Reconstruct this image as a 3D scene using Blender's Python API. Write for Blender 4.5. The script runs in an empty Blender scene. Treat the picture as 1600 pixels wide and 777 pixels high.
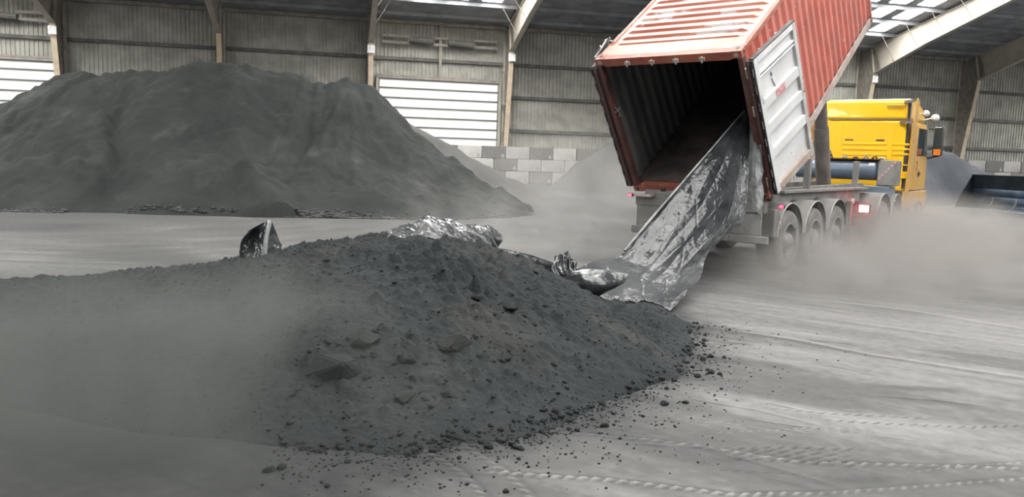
import bpy, bmesh, math, random
import numpy as np
from mathutils import Vector, Matrix, noise as mnoise
from math import sin, cos, pi, radians as R

C = bpy.context.scene.collection
scene = bpy.context.scene
rnd = random.Random(7)
rng = np.random.default_rng(11)

# ------------------------------------------------------------------ camera
FPX, PIT, ROL, CAMH = 1216.5, 0.1201, 0.0320, 1.8254
cam = bpy.data.cameras.new('camera'); camo = bpy.data.objects.new('camera', cam); C.objects.link(camo)
cam.sensor_width = 36.0; cam.lens = FPX / 1600 * 36.0; cam.clip_end = 400; cam.clip_start = 0.05
camo.matrix_world = (Matrix.Translation((0, 0, CAMH)) @ Matrix.Rotation(-PIT, 4, 'X') @ Matrix.Rotation(pi / 2, 4, 'X') @ Matrix.Rotation(ROL, 4, 'Z'))
scene.camera = camo

# ------------------------------------------------------------------ world, light, exposure
vs = scene.view_settings
vs.view_transform = 'Standard'; vs.look = 'None'; vs.gamma = 1.0; vs.use_curve_mapping = False
vs.exposure = 0.0
world = bpy.data.worlds.new('world'); scene.world = world; world.use_nodes = True
bg = world.node_tree.nodes['Background']; bg.inputs[0].default_value = (0.90, 0.95, 1.0, 1); bg.inputs[1].default_value = 0.27
SKYLIGHT = 33.0
def area(name, loc, size, sizey, power, rot=(0, 0, 0), col=(1, .98, .95)):
    l = bpy.data.lights.new(name, 'AREA'); l.shape = 'RECTANGLE'; l.size = size; l.size_y = sizey; l.energy = power; l.color = col
    o = bpy.data.objects.new(name, l); o.location = loc; o.rotation_euler = rot; C.objects.link(o); return o

# ------------------------------------------------------------------ pixel helpers (photo frame 1600x777 -> points on real planes)
CAMP = np.array([0, 0, CAMH])
def ray(x, y):
    U = (x - 800) / FPX; V = (y - 388.5) / FPX
    u = U * cos(ROL) + V * sin(ROL); v = -U * sin(ROL) + V * cos(ROL)
    return np.array([u, cos(PIT) - v * sin(PIT), -sin(PIT) - v * cos(PIT)])
def hit(x, y, q, n):
    d = ray(x, y); return CAMP + d * (((np.array(q, float) - CAMP) @ n) / (d @ n))
def ground(x, y, z=0.0): return hit(x, y, [0, 0, z], np.array([0, 0, 1.]))
def at(x, y, Y):
    d = ray(x, y); return CAMP + d * (Y / d[1])

# building frame
WA = -0.2227; S = 8.6623
D = np.array([cos(WA), -sin(WA), 0]); N = np.array([sin(WA), cos(WA), 0]); B = np.array([-25.7905, 44.2313, 0]); Zv = np.array([0, 0, 1.])
def bp(i, d, z): return B + D * S * i - N * d + Zv * z        # i: bay index, d: metres towards the camera from the block wall
# vehicle frame
HA, TILT = 0.6753, 0.6122
P0 = np.array([4.0473, 12.3326, 1.2489]); VO = np.array([P0[0], P0[1], 0])
F = np.array([sin(HA), cos(HA), 0]); W = np.array([-cos(HA), sin(HA), 0])
def vloc(q): q = np.array(q) - VO; return np.array([q @ F, q @ W, q[2]])
def vp(l, w, z): return VO + F * l + W * w + Zv * z
def onback(x, y, l): return vloc(hit(x, y, VO + F * l, F))
def onside(x, y, w=0): return vloc(hit(x, y, VO + W * w, W))

# ------------------------------------------------------------------ mesh builder
class MB:
    def __init__(s): s.v = []; s.f = []
    def add(s, vs_, fs):
        o = len(s.v); s.v.extend([tuple(map(float, p)) for p in vs_]); s.f.extend([tuple(i + o for i in f) for f in fs]); return s
    def box(s, a, b):
        x0, y0, z0 = a; x1, y1, z1 = b
        return s.add([(x0, y0, z0), (x1, y0, z0), (x1, y1, z0), (x0, y1, z0), (x0, y0, z1), (x1, y0, z1), (x1, y1, z1), (x0, y1, z1)],
                     [(0, 3, 2, 1), (4, 5, 6, 7), (0, 1, 5, 4), (1, 2, 6, 5), (2, 3, 7, 6), (3, 0, 4, 7)])
    def hexa(s, p):   # 4 bottom, 4 top
        return s.add(p, [(0, 3, 2, 1), (4, 5, 6, 7), (0, 1, 5, 4), (1, 2, 6, 5), (2, 3, 7, 6), (3, 0, 4, 7)])
    def beam(s, p, q, w, h, up=(0, 0, 1)):
        p = np.array(p, float); q = np.array(q, float); d = (q - p) / np.linalg.norm(q - p)
        u = np.array(up, float); a = np.cross(d, u)
        if np.linalg.norm(a) < 1e-3: a = np.cross(d, [1, 0, 0])
        a = a / np.linalg.norm(a); b = np.cross(a, d)
        return s.hexa([p - a * w / 2 - b * h / 2, p + a * w / 2 - b * h / 2, q + a * w / 2 - b * h / 2, q - a * w / 2 - b * h / 2,
                       p - a * w / 2 + b * h / 2, p + a * w / 2 + b * h / 2, q + a * w / 2 + b * h / 2, q - a * w / 2 + b * h / 2])
    def tube(s, pts, r, n=12, caps=True):
        pts = [np.array(p, float) for p in pts]; rr = r if isinstance(r, (list, tuple)) else [r] * len(pts)
        t0 = pts[1] - pts[0]; ref = np.array([0, 0, 1.]) if abs(t0[2]) < .9 * np.linalg.norm(t0) else np.array([1., 0, 0])
        V = []
        for k, p in enumerate(pts):
            t = pts[min(k + 1, len(pts) - 1)] - pts[max(k - 1, 0)]; t /= np.linalg.norm(t)
            a = np.cross(t, ref); a /= np.linalg.norm(a); b = np.cross(t, a)
            for j in range(n):
                th = 2 * pi * j / n; V.append(p + (a * cos(th) + b * sin(th)) * rr[k])
        Fs = [(k * n + j, k * n + (j + 1) % n, (k + 1) * n + (j + 1) % n, (k + 1) * n + j) for k in range(len(pts) - 1) for j in range(n)]
        if caps: Fs += [tuple(range(n))[::-1], tuple((len(pts) - 1) * n + j for j in range(n))]
        return s.add(V, Fs)
    def lathe(s, prof, c, n=40, axis='y'):     # prof: list of (radius, offset along axis); closed ring of profile
        V = []
        for (r, o) in prof:
            for j in range(n):
                th = 2 * pi * j / n
                if axis == 'y': V.append((c[0] + r * cos(th), c[1] + o, c[2] + r * sin(th)))
                elif axis == 'z': V.append((c[0] + r * cos(th), c[1] + r * sin(th), c[2] + o))
                else: V.append((c[0] + o, c[1] + r * cos(th), c[2] + r * sin(th)))
        Fs = [(k * n + j, k * n + (j + 1) % n, (k + 1) * n + (j + 1) % n, (k + 1) * n + j) for k in range(len(prof) - 1) for j in range(n)]
        return s.add(V, Fs)
    def prism(s, pts, f, d0, d1):               # outline pts (a,b) mapped by f(a,b,depth)
        n = len(pts); V = [f(a, b, d0) for a, b in pts] + [f(a, b, d1) for a, b in pts]
        return s.add(V, [tuple(range(n))[::-1], tuple(range(n, 2 * n))] + [(i, (i + 1) % n, n + (i + 1) % n, n + i) for i in range(n)])
    def grid(s, A):
        nu, nv = A.shape[:2]
        idx = np.arange(nu * nv).reshape(nu, nv)
        return s.add(A.reshape(-1, 3), [(idx[i, j], idx[i + 1, j], idx[i + 1, j + 1], idx[i, j + 1]) for i in range(nu - 1) for j in range(nv - 1)])
    def build(s, name, m, parent=None, bevel=0, smooth=False, fixn=True, solid=0, at_=None):
        me = bpy.data.meshes.new(name); me.from_pydata(s.v, [], s.f)
        if fixn:
            bm = bmesh.new(); bm.from_mesh(me); bmesh.ops.recalc_face_normals(bm, faces=bm.faces); bm.to_mesh(me); bm.free()
        me.materials.append(m)
        if smooth: me.polygons.foreach_set('use_smooth', [True] * len(me.polygons))
        o = bpy.data.objects.new(name, me); C.objects.link(o)
        if parent: o.parent = parent
        if bevel:
            b = o.modifiers.new('bevel', 'BEVEL'); b.width = bevel; b.segments = 2; b.limit_method = 'ANGLE'; b.angle_limit = R(40)
        if solid:
            b = o.modifiers.new('solid', 'SOLIDIFY'); b.thickness = solid; b.offset = 0
        if smooth and smooth != 'all':
            for p in range(1): me.set_sharp_from_angle(angle=R(38))
        return o
def tag(o, label, cat, group=None, kind=None):
    if label: o['label'] = label
    if cat: o['category'] = cat
    if group: o['group'] = group
    if kind: o['kind'] = kind
    return o
def empty(name, loc=(0, 0, 0), rot=(0, 0, 0)):
    o = bpy.data.objects.new(name, None); o.location = loc; o.rotation_euler = rot; o.empty_display_size = .2; C.objects.link(o); return o
def copy_tree(o, parent=None):
    c = o.copy(); C.objects.link(c)
    if parent: c.parent = parent
    for ch in list(o.children): copy_tree(ch, c)
    return c
def fast_mesh(name, V, Fq, m, smooth=True):
    me = bpy.data.meshes.new(name); V = np.asarray(V, np.float32); Fq = np.asarray(Fq, np.int32)
    me.vertices.add(len(V)); me.vertices.foreach_set('co', V.ravel())
    k = Fq.shape[1]
    me.loops.add(len(Fq) * k); me.loops.foreach_set('vertex_index', Fq.ravel())
    me.polygons.add(len(Fq)); me.polygons.foreach_set('loop_start', np.arange(0, len(Fq) * k, k, dtype=np.int32))
    me.polygons.foreach_set('use_smooth', np.full(len(Fq), smooth))
    me.update(calc_edges=True); me.validate(); me.materials.append(m)
    o = bpy.data.objects.new(name, me); C.objects.link(o); return o
def quads(nx, ny):     # grid indexes, [ix,iy]
    i = np.arange(nx * ny).reshape(nx, ny)
    return np.stack([i[:-1, :-1], i[1:, :-1], i[1:, 1:], i[:-1, 1:]], -1).reshape(-1, 4)

# ------------------------------------------------------------------ numpy noise
_perm = rng.random((256, 256))
def vnoise(x, y, seed=0):
    x = x + seed * 17.3; y = y + seed * 31.7
    xi = np.floor(x).astype(int); yi = np.floor(y).astype(int); fx = x - xi; fy = y - yi
    fx = fx * fx * (3 - 2 * fx); fy = fy * fy * (3 - 2 * fy)
    g = lambda a, b: _perm[a & 255, b & 255]
    return (g(xi, yi) * (1 - fx) * (1 - fy) + g(xi + 1, yi) * fx * (1 - fy) + g(xi, yi + 1) * (1 - fx) * fy + g(xi + 1, yi + 1) * fx * fy) * 2 - 1
def fbm(x, y, o=4, seed=0, g=.5):
    s = 0; a = 1
    for k in range(o): s = s + a * vnoise(x * 2 ** k, y * 2 ** k, seed + k); a *= g
    return s
def sstep(a, b, x): t = np.clip((x - a) / (b - a), 0, 1); return t * t * (3 - 2 * t)
def segdist(X, Y, pts, closed=False):
    best = np.full(X.shape, 1e9); bi = np.zeros(X.shape); n = len(pts)
    for k in range(n if closed else n - 1):
        a = np.array(pts[k][:2]); b = np.array(pts[(k + 1) % n][:2]); ab = b - a
        t = np.clip(((X - a[0]) * ab[0] + (Y - a[1]) * ab[1]) / (ab @ ab), 0, 1)
        d = np.hypot(X - a[0] - t * ab[0], Y - a[1] - t * ab[1]); m = d < best
        best = np.where(m, d, best); bi = np.where(m, k + t, bi)
    return best, bi
def inside(X, Y, pts):
    r = np.zeros(X.shape, bool); n = len(pts)
    for k in range(n):
        x0, y0 = pts[k][:2]; x1, y1 = pts[(k + 1) % n][:2]
        if y0 == y1: continue
        c = ((y0 > Y) != (y1 > Y)) & (X < (x1 - x0) * (Y - y0) / (y1 - y0) + x0); r ^= c
    return r

# ------------------------------------------------------------------ materials
def mat(name, c1, c2=None, scale=3., lo=.4, hi=.6, rough=.75, metal=0., bump=0., bscale=30., dust=0., dcol=(.19, .185, .175), c3=None, s3=12., t3=(.62, .66), stretch=None, coat=0., spec=.5, detail=6., updust=0.):
    m = bpy.data.materials.new(name); m.use_nodes = True; nt = m.node_tree; nd = nt.nodes; L = nt.links
    b = nd['Principled BSDF']; b.inputs['Roughness'].default_value = rough; b.inputs['Metallic'].default_value = metal
    b.inputs['Coat Weight'].default_value = coat; b.inputs['Specular IOR Level'].default_value = spec
    tc = nd.new('ShaderNodeTexCoord'); mp = nd.new('ShaderNodeMapping'); L.new(tc.outputs['Object'], mp.inputs[0])
    if stretch: mp.inputs['Scale'].default_value = stretch
    def noise(sc, lo_, hi_, det=detail):
        n = nd.new('ShaderNodeTexNoise'); n.inputs['Scale'].default_value = sc; n.inputs['Detail'].default_value = det; L.new(mp.outputs[0], n.inputs['Vector'])
        r = nd.new('ShaderNodeMapRange'); r.inputs[1].default_value = lo_; r.inputs[2].default_value = hi_; r.interpolation_type = 'SMOOTHSTEP'; L.new(n.outputs[0], r.inputs[0]); return n, r
    def mix(fac, a, bb):
        x = nd.new('ShaderNodeMix'); x.data_type = 'RGBA'
        L.new(fac, x.inputs[0])
        if isinstance(a, tuple): x.inputs[6].default_value = (*a, 1)
        else: L.new(a, x.inputs[6])
        if isinstance(bb, tuple): x.inputs[7].default_value = (*bb, 1)
        else: L.new(bb, x.inputs[7])
        return x.outputs[2]
    col = None
    if c2 is not None: _, r = noise(scale, lo, hi); col = mix(r.outputs[0], c1, c2)
    if c3 is not None: _, r = noise(s3, *t3); col = mix(r.outputs[0], col if col is not None else c1, c3)
    if dust:
        _, r = noise(1.7, .25, .75); k = nd.new('ShaderNodeMath'); k.operation = 'MULTIPLY'; k.inputs[1].default_value = dust; L.new(r.outputs[0], k.inputs[0])
        f = k.outputs[0]
        if updust:
            g = nd.new('ShaderNodeNewGeometry'); sx = nd.new('ShaderNodeSeparateXYZ'); L.new(g.outputs['Normal'], sx.inputs[0])
            q = nd.new('ShaderNodeMath'); q.operation = 'MULTIPLY_ADD'; q.inputs[1].default_value = updust; q.use_clamp = True; L.new(sx.outputs[2], q.inputs[0]); L.new(f, q.inputs[2]); f = q.outputs[0]
        col = mix(f, col if col is not None else c1, dcol)
    if col is None: b.inputs['Base Color'].default_value = (*c1, 1)
    else: L.new(col, b.inputs['Base Color'])
    if bump:
        n, _ = noise(bscale, 0, 1, 8.); bu = nd.new('ShaderNodeBump'); bu.inputs['Strength'].default_value = bump; bu.inputs['Distance'].default_value = .02
        L.new(n.outputs[0], bu.inputs['Height']); L.new(bu.outputs[0], b.inputs['Normal'])
    return m
def emis(name, col, st):
    m = bpy.data.materials.new(name); m.use_nodes = True; b = m.node_tree.nodes['Principled BSDF']
    b.inputs['Base Color'].default_value = (*[c * .5 for c in col], 1); b.inputs['Emission Color'].default_value = (*col, 1); b.inputs['Emission Strength'].default_value = st; return m

M = {}
M['clad'] = mat('cladding', (.44, .435, .39), (.32, .315, .28), 1.2, .35, .65, .6, bump=.1, dust=.35, dcol=(.24, .235, .21))
M['girt'] = mat('girt_steel', (.10, .10, .10), (.15, .145, .13), 2)
M['beige'] = mat('cream_paint', (.60, .50, .37), (.50, .41, .30), 2.5, rough=.5, dust=.3, dcol=(.36, .31, .25))
M['web'] = mat('portal_paint', (.50, .455, .385), (.40, .36, .31), .6, .3, .7, rough=.55, dust=.45, dcol=(.27, .25, .225))
M['beam'] = mat('grimy_shaded_steel', (.34, .31, .27), (.24, .22, .195), 2.5, rough=.6, dust=.3, dcol=(.18, .17, .155))
M['roofsheet'] = mat('roof_sheet', (.32, .33, .355), (.24, .25, .27), 1.0)
M['sign'] = mat('sign_plate', (.75, .76, .78), (.62, .63, .64), 6)
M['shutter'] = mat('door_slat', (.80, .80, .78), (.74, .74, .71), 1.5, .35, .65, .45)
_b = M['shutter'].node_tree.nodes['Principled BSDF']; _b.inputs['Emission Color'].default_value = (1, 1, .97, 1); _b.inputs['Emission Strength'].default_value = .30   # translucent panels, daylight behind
M['slatjoint'] = mat('door_joint', (.12, .12, .12), rough=.7)
M['red'] = mat('container_red', (.52, .125, .09), (.42, .095, .07), 2.2, .35, .65, .55, bump=.15, bscale=18, c3=(.42, .36, .33), s3=9., t3=(.66, .70), dust=.30, dcol=(.34, .20, .17))
M['redroof'] = mat('container_roof_lit_red', (.42, .15, .105), (.50, .24, .185), 2.0, .4, .62, .5, bump=.25, bscale=10, c3=(.60, .57, .56), s3=3.2, t3=(.57, .60), dust=.25, dcol=(.45, .33, .30), stretch=(1., .45, 1.))  # mixed with paler pink: light falling on the roof put into the colour
M['redframe'] = mat('container_frame_red', (.33, .085, .05), (.24, .06, .04), 3, rough=.55, bump=.15, c3=(.40, .33, .29), s3=14., t3=(.64, .68), dust=.35, dcol=(.28, .17, .13))
M['post'] = mat('post_brown_red', (.125, .042, .034), (.07, .03, .027), 4, rough=.6, bump=.2, c3=(.36, .30, .28), s3=16., t3=(.66, .69), dust=.3, dcol=(.18, .12, .10))
M['rust'] = mat('dark_rust', (.08, .035, .028), (.035, .022, .02), 6, rough=.8, bump=.3, dust=.3, dcol=(.14, .11, .10))
M['inner'] = mat('coal_stained_steel', (.095, .095, .096), (.15, .148, .145), 2.0, rough=.75, bump=.2, stretch=(1, 1, .35))
M['innerfloor'] = mat('stained_plywood', (.045, .04, .037), (.085, .066, .06), 3, rough=.85, bump=.2)
M['doorwhite'] = mat('white_door_paint', (.68, .69, .70), (.60, .61, .62), 2.0, .3, .7, .5, bump=.08, c3=(.20, .13, .11), s3=16., t3=(.71, .73), dust=.3, dcol=(.48, .46, .44))
M['doorgrey'] = mat('worn_grey_white', (.52, .53, .54), (.40, .39, .38), 3.0, rough=.6, c3=(.20, .13, .10), s3=10., t3=(.66, .70))
M['dustyrail'] = mat('dusty_bottom_rail', (.44, .38, .34), (.36, .29, .25), 4.0, rough=.8, c3=(.12, .07, .06), s3=10., t3=(.66, .70))
M['rubberseal'] = mat('black_seal', (.015, .015, .016), (.05, .045, .042), 8, .5, .7, .6)
M['redmark'] = mat('faded_red_label', (.50, .22, .23), (.58, .40, .40), 20, rough=.7)
M['penmark'] = mat('grey_marking', (.16, .16, .18), rough=.7)
M['zinc'] = mat('zinc_bar', (.45, .45, .46), (.32, .31, .31), 8, rough=.45, metal=.5)
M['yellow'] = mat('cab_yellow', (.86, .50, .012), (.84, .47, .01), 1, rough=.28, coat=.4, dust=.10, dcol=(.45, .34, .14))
M['yellowside'] = mat('darker_cab_yellow', (.56, .29, .022), (.50, .27, .04), 2, rough=.45, dust=.35, dcol=(.38, .29, .16))  # cab sides and fairings: darker yellow than the rear wall, with a dust layer
M['black'] = mat('black_plastic_trim', (.02, .02, .022), (.05, .048, .045), 5, rough=.45)
M['glass'] = mat('dark_window_glass', (.03, .045, .055), rough=.06, spec=.8)
M['chassis'] = mat('dusty_chassis_grey', (.22, .215, .205), (.15, .146, .14), 3, rough=.85, dust=.4, updust=.35)
M['fender'] = mat('dusty_fender', (.19, .185, .178), (.15, .147, .14), 3, rough=.7, dust=.4, updust=.3)
M['fenderedge'] = mat('fender_rim_edge', (.42, .40, .38), (.34, .33, .32), 6, rough=.6)
M['tyre'] = mat('dusty_tyre', (.13, .126, .12), (.19, .184, .175), 3, rough=.9, bump=.2, dust=.5)
M['rim'] = mat('dusty_rim', (.27, .262, .25), (.19, .185, .178), 4, rough=.8, dust=.4)
M['tank'] = mat('blue_grey_tank', (.17, .23, .31), (.14, .19, .25), 2, rough=.35, metal=.4, dust=.35, updust=.1)
M['ram'] = mat('ram_steel', (.20, .175, .165), (.15, .13, .12), 3, rough=.5, metal=.3)
M['bucket'] = mat('bucket_steel', (.022, .030, .038), (.035, .045, .055), 2, rough=.4, metal=.6, bump=.1)
M['bucketlit'] = mat('highlit_bucket_steel', (.09, .14, .21), (.15, .20, .27), 2, rough=.38, metal=.7, stretch=(.3, 1, 1))  # lighter blue steel: highlight on the bucket's lower curve put into the colour
M['white'] = mat('white_sticker', (.78, .78, .76))
M['orange'] = mat('amber_lens', (.75, .22, .03), rough=.3)
M['lampred'] = emis('red_lamp_lens', (1.0, .03, .06), 9.)
M['lamptail'] = emis('tail_lamp_lens', (1.0, .10, .12), 60.)
M['skylight'] = emis('skylight_sheet', (1.0, .985, .95), SKYLIGHT)
M['coalback'] = mat('coal_heap_far', (.030, .0335, .0325), (.042, .045, .0435), .55, .3, .7, .95, bump=.7, bscale=7, c3=(.068, .071, .069), s3=.8, t3=(.56, .78), spec=.1)
M['coalpale'] = mat('coal_heap_pale', (.100, .098, .095), (.08, .079, .077), .4, .3, .7, .95, bump=.3, bscale=5, spec=.1)
M['coalblue'] = mat('coal_heap_dark', (.055, .060, .070), (.080, .085, .095), .7, .3, .7, .9, bump=.4, bscale=5, spec=.1)
M['coal'] = mat('coal_heap_near', (.0205, .0240, .0258), (.030, .0335, .0352), 1.3, .3, .7, .95, bump=.9, bscale=28, c3=(.038, .039, .038), s3=.8, t3=(.50, .72), spec=.12)
M['lump'] = mat('coal_lump', (.018, .020, .021), (.028, .030, .031), 6, .3, .7, .9, bump=.4, bscale=30, spec=.15)
M['lumppale'] = mat('dusty_lump', (.038, .040, .040), (.028, .030, .030), 5, .3, .7, .95, bump=.5, bscale=25, spec=.1)
BC = [(.50, .49, .47), (.40, .39, .38), (.17, .165, .16), (.20, .19, .185), (.13, .125, .12)]
for i, c in enumerate(BC): M['blk%d' % i] = mat('concrete_tone', c, tuple(k * .82 for k in c), 1.6, .35, .65, .9, bump=.4, bscale=8, c3=tuple(k * .55 for k in c) if i < 2 else (.40, .39, .38), s3=2.4, t3=(.63, .68))

def plastic():
    m = bpy.data.materials.new('black_plastic_film'); m.use_nodes = True; nt = m.node_tree; nd = nt.nodes; L = nt.links; b = nd['Principled BSDF']
    b.inputs['Roughness'].default_value = .19; b.inputs['Specular IOR Level'].default_value = .22; b.inputs['Coat Weight'].default_value = .07; b.inputs['Coat Roughness'].default_value = .12
    tc = nd.new('ShaderNodeTexCoord'); n = nd.new('ShaderNodeTexNoise'); n.inputs['Scale'].default_value = 2.4; n.inputs['Detail'].default_value = 6; L.new(tc.outputs['Object'], n.inputs['Vector'])
    r = nd.new('ShaderNodeValToRGB'); r.color_ramp.elements[0].position = .38; r.color_ramp.elements[0].color = (.010, .012, .014, 1); r.color_ramp.elements[1].position = .70; r.color_ramp.elements[1].color = (.045, .048, .052, 1); L.new(n.outputs[0], r.inputs[0])
    da = nd.new('ShaderNodeAttribute'); da.attribute_name = 'dusty'; dx = nd.new('ShaderNodeMix'); dx.data_type = 'RGBA'; L.new(da.outputs['Fac'], dx.inputs[0]); L.new(r.outputs[0], dx.inputs[6]); dx.inputs[7].default_value = (.085, .088, .092, 1); L.new(dx.outputs[2], b.inputs['Base Color'])  # attribute mixes in grey for dust and painted sheen
    v = nd.new('ShaderNodeTexVoronoi'); v.feature = 'F1'; v.inputs['Scale'].default_value = 14.; L.new(tc.outputs['Object'], v.inputs['Vector'])
    n2 = nd.new('ShaderNodeTexNoise'); n2.inputs['Scale'].default_value = 26; n2.inputs['Detail'].default_value = 3; L.new(tc.outputs['Object'], n2.inputs['Vector'])
    a = nd.new('ShaderNodeMath'); L.new(v.outputs[0], a.inputs[0]); L.new(n2.outputs[0], a.inputs[1])
    bu = nd.new('ShaderNodeBump'); bu.inputs['Strength'].default_value = .25; bu.inputs['Distance'].default_value = .012; L.new(a.outputs[0], bu.inputs['Height']); L.new(bu.outputs[0], b.inputs['Normal']); L.new(bu.outputs[0], b.inputs['Coat Normal'])
    return m
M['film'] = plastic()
def filmpale():
    m = M['film'].copy(); m.name = 'grey_dusty_film'
    for n in m.node_tree.nodes:
        if n.type == 'VALTORGB': n.color_ramp.elements[0].color = (.11, .12, .125, 1); n.color_ramp.elements[1].color = (.30, .31, .31, 1)
    return m
M['filmgrey'] = filmpale()

M['filmmid'] = filmpale(); M['filmmid'].name = 'dusty_black_film'
for _n in M['filmmid'].node_tree.nodes:
    if _n.type == 'VALTORGB': _n.color_ramp.elements[0].color = (.035, .038, .04, 1); _n.color_ramp.elements[1].color = (.20, .205, .21, 1)
def floor_mat():
    m = bpy.data.materials.new('dusty_concrete_floor'); m.use_nodes = True; nt = m.node_tree; nd = nt.nodes; L = nt.links; b = nd['Principled BSDF']
    b.inputs['Roughness'].default_value = .85; b.inputs['Specular IOR Level'].default_value = .25
    at_ = nd.new('ShaderNodeAttribute'); at_.attribute_name = 'dust'
    tc = nd.new('ShaderNodeTexCoord'); n = nd.new('ShaderNodeTexNoise'); n.inputs['Scale'].default_value = 9; n.inputs['Detail'].default_value = 8; L.new(tc.outputs['Object'], n.inputs['Vector'])
    a = nd.new('ShaderNodeMath'); a.operation = 'MULTIPLY_ADD'; a.inputs[1].default_value = .35; L.new(n.outputs[0], a.inputs[0])
    s = nd.new('ShaderNodeMath'); s.operation = 'SUBTRACT'; s.inputs[1].default_value = .175; L.new(at_.outputs['Fac'], s.inputs[0]); L.new(s.outputs[0], a.inputs[2])
    r = nd.new('ShaderNodeValToRGB'); e = r.color_ramp.elements; e[0].position = 0; e[0].color = (.024, .026, .027, 1); e[1].position = 1; e[1].color = (.235, .234, .230, 1)
    x = e.new(.5); x.color = (.088, .088, .087, 1)
    L.new(a.outputs[0], r.inputs[0]); L.new(r.outputs[0], b.inputs['Base Color'])
    n2 = nd.new('ShaderNodeTexNoise'); n2.inputs['Scale'].default_value = 60; n2.inputs['Detail'].default_value = 5; L.new(tc.outputs['Object'], n2.inputs['Vector'])
    bu = nd.new('ShaderNodeBump'); bu.inputs['Strength'].default_value = .35; bu.inputs['Distance'].default_value = .01; L.new(n2.outputs[0], bu.inputs['Height']); L.new(bu.outputs[0], b.inputs['Normal'])
    return m

# ================================================================== STRUCTURE
# ---- floor: fine mesh near the camera carries the tyre marks pressed into the dust
def axis(lo, a, b, hi, fine):
    c1 = a - np.geomspace(fine * 1.5, a - lo, 46)[::-1]; c2 = np.arange(a, b, fine); c3 = b + np.geomspace(fine * 1.5, hi - b, 46)
    return np.concatenate([c1, c2, c3])
gx = np.concatenate([-2.4 - np.geomspace(.045, 88, 46)[::-1], np.arange(-2.4, -.8, .03), np.arange(-.8, 4.8, .0135), np.arange(4.8, 6.6, .03), 6.6 + np.geomspace(.045, 88, 46)])
gy = np.concatenate([3.7 - np.geomspace(.03, 20, 20)[::-1], np.arange(3.7, 7.2, .0125), np.arange(7.2, 11.5, .03), 11.5 + np.geomspace(.045, 68, 50)])
X, Y = np.meshgrid(gx, gy, indexing='ij')
sd0 = ground(1110, 515); sd1 = ground(1600, 590); sdir = (sd1 - sd0)[:2]; sdir /= np.linalg.norm(sdir)
sx = X * sdir[0] + Y * sdir[1]; sy = -X * sdir[1] + Y * sdir[0]
H_ = np.zeros(X.shape)
dust = .655 - .22 * sstep(9, 20, Y) + .09 * fbm(sx * .35, sy * 2.2, 5, 3, .6) + .05 * fbm(sx * 1.6, sy * 9., 5, 13, .6) + .06 * fbm(X * .25, Y * .25, 4, 8)  # streaky dust; the floor tone also gets darker with distance
dust -= .22 * sstep(.15, .7, fbm(sx * .16, sy * .9, 4, 21)) 
H_ += .0012 * fbm(sx * 1.2, sy * 7, 4, 5) + .0010 * fbm(X * 9, Y * 9, 4, 15)
farfade = 1 - sstep(12, 24, Y)
def track(pix, kind, w=.25, a=1., per=.13):
    global dust, H_
    pts = [ground(*q)[:2] for q in pix]
    x0 = min(p[0] for p in pts) - .6; x1 = max(p[0] for p in pts) + .6; y0 = min(p[1] for p in pts) - .6; y1 = max(p[1] for p in pts) + .6
    ix = np.where((gx >= x0) & (gx <= x1))[0]; iy = np.where((gy >= y0) & (gy <= y1))[0]
    if len(ix) < 2 or len(iy) < 2: return
    sl = (slice(ix[0], ix[-1] + 1), slice(iy[0], iy[-1] + 1)); XX, YY = X[sl], Y[sl]
    best = np.full(XX.shape, 1e9); sgn = np.zeros(XX.shape); arc = np.zeros(XX.shape); acc = 0
    for p, q in zip(pts[:-1], pts[1:]):
        ab = q - p; ln = np.linalg.norm(ab); t = np.clip(((XX - p[0]) * ab[0] + (YY - p[1]) * ab[1]) / ln ** 2, 0, 1)
        dx = XX - p[0] - t * ab[0]; dy = YY - p[1] - t * ab[1]; d = np.hypot(dx, dy); m = d < best
        best = np.where(m, d, best); sgn = np.where(m, (dx * ab[1] - dy * ab[0]) / ln, sgn); arc = np.where(m, acc + t * ln, arc); acc += ln
    t = sgn; patch = .6 + .4 * sstep(-.35, .25, fbm(XX * 1.1, YY * 1.1, 3, len(pix) + 40)); a = a * patch * sstep(0, .25, arc) * sstep(0, .25, acc - arc)
    if kind == 'rope':
        k = sstep(-.15, .55, np.sin(2 * pi * (arc / per + t / (w * 1.6)))); g = np.exp(-(t / (w * .45)) ** 4) * a
        H_[sl] += .012 * g * (.12 + .88 * k); dust[sl] += .34 * g * (k - .25) - .16 * np.exp(-((t + w * .95) / (w * .4)) ** 2) * a
    elif kind == 'ridge':
        g = np.exp(-(t / w) ** 2) * a; H_[sl] += .008 * g; dust[sl] += .30 * g - .18 * np.exp(-((t - 2.6 * w) / (1.8 * w)) ** 2) * a
    elif kind == 'hooks':
        k = sstep(.35, .8, np.sin(2 * pi * (arc / per + t / (w * 2.6)))) * np.exp(-(t / w) ** 4); dust[sl] += a * (-.42 * k + .10 * np.exp(-((t + w) / (w * .6)) ** 2)); H_[sl] -= .006 * k * a
    elif kind == 'lugs':
        band = sstep(w, w * .92, abs(t)) * a; rows = np.abs(np.sin(pi * (t / w) * 1.5 + .4)); k = sstep(.15, .6, np.sin(2 * pi * (arc / per + t / (w * .55)))) * sstep(.25, .6, rows)
        H_[sl] += .004 * band - .010 * band * k; dust[sl] += band * (.10 - .40 * k)
    elif kind == 'smear':
        g = np.exp(-(t / w) ** 2) * a; dust[sl] -= .40 * g
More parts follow.
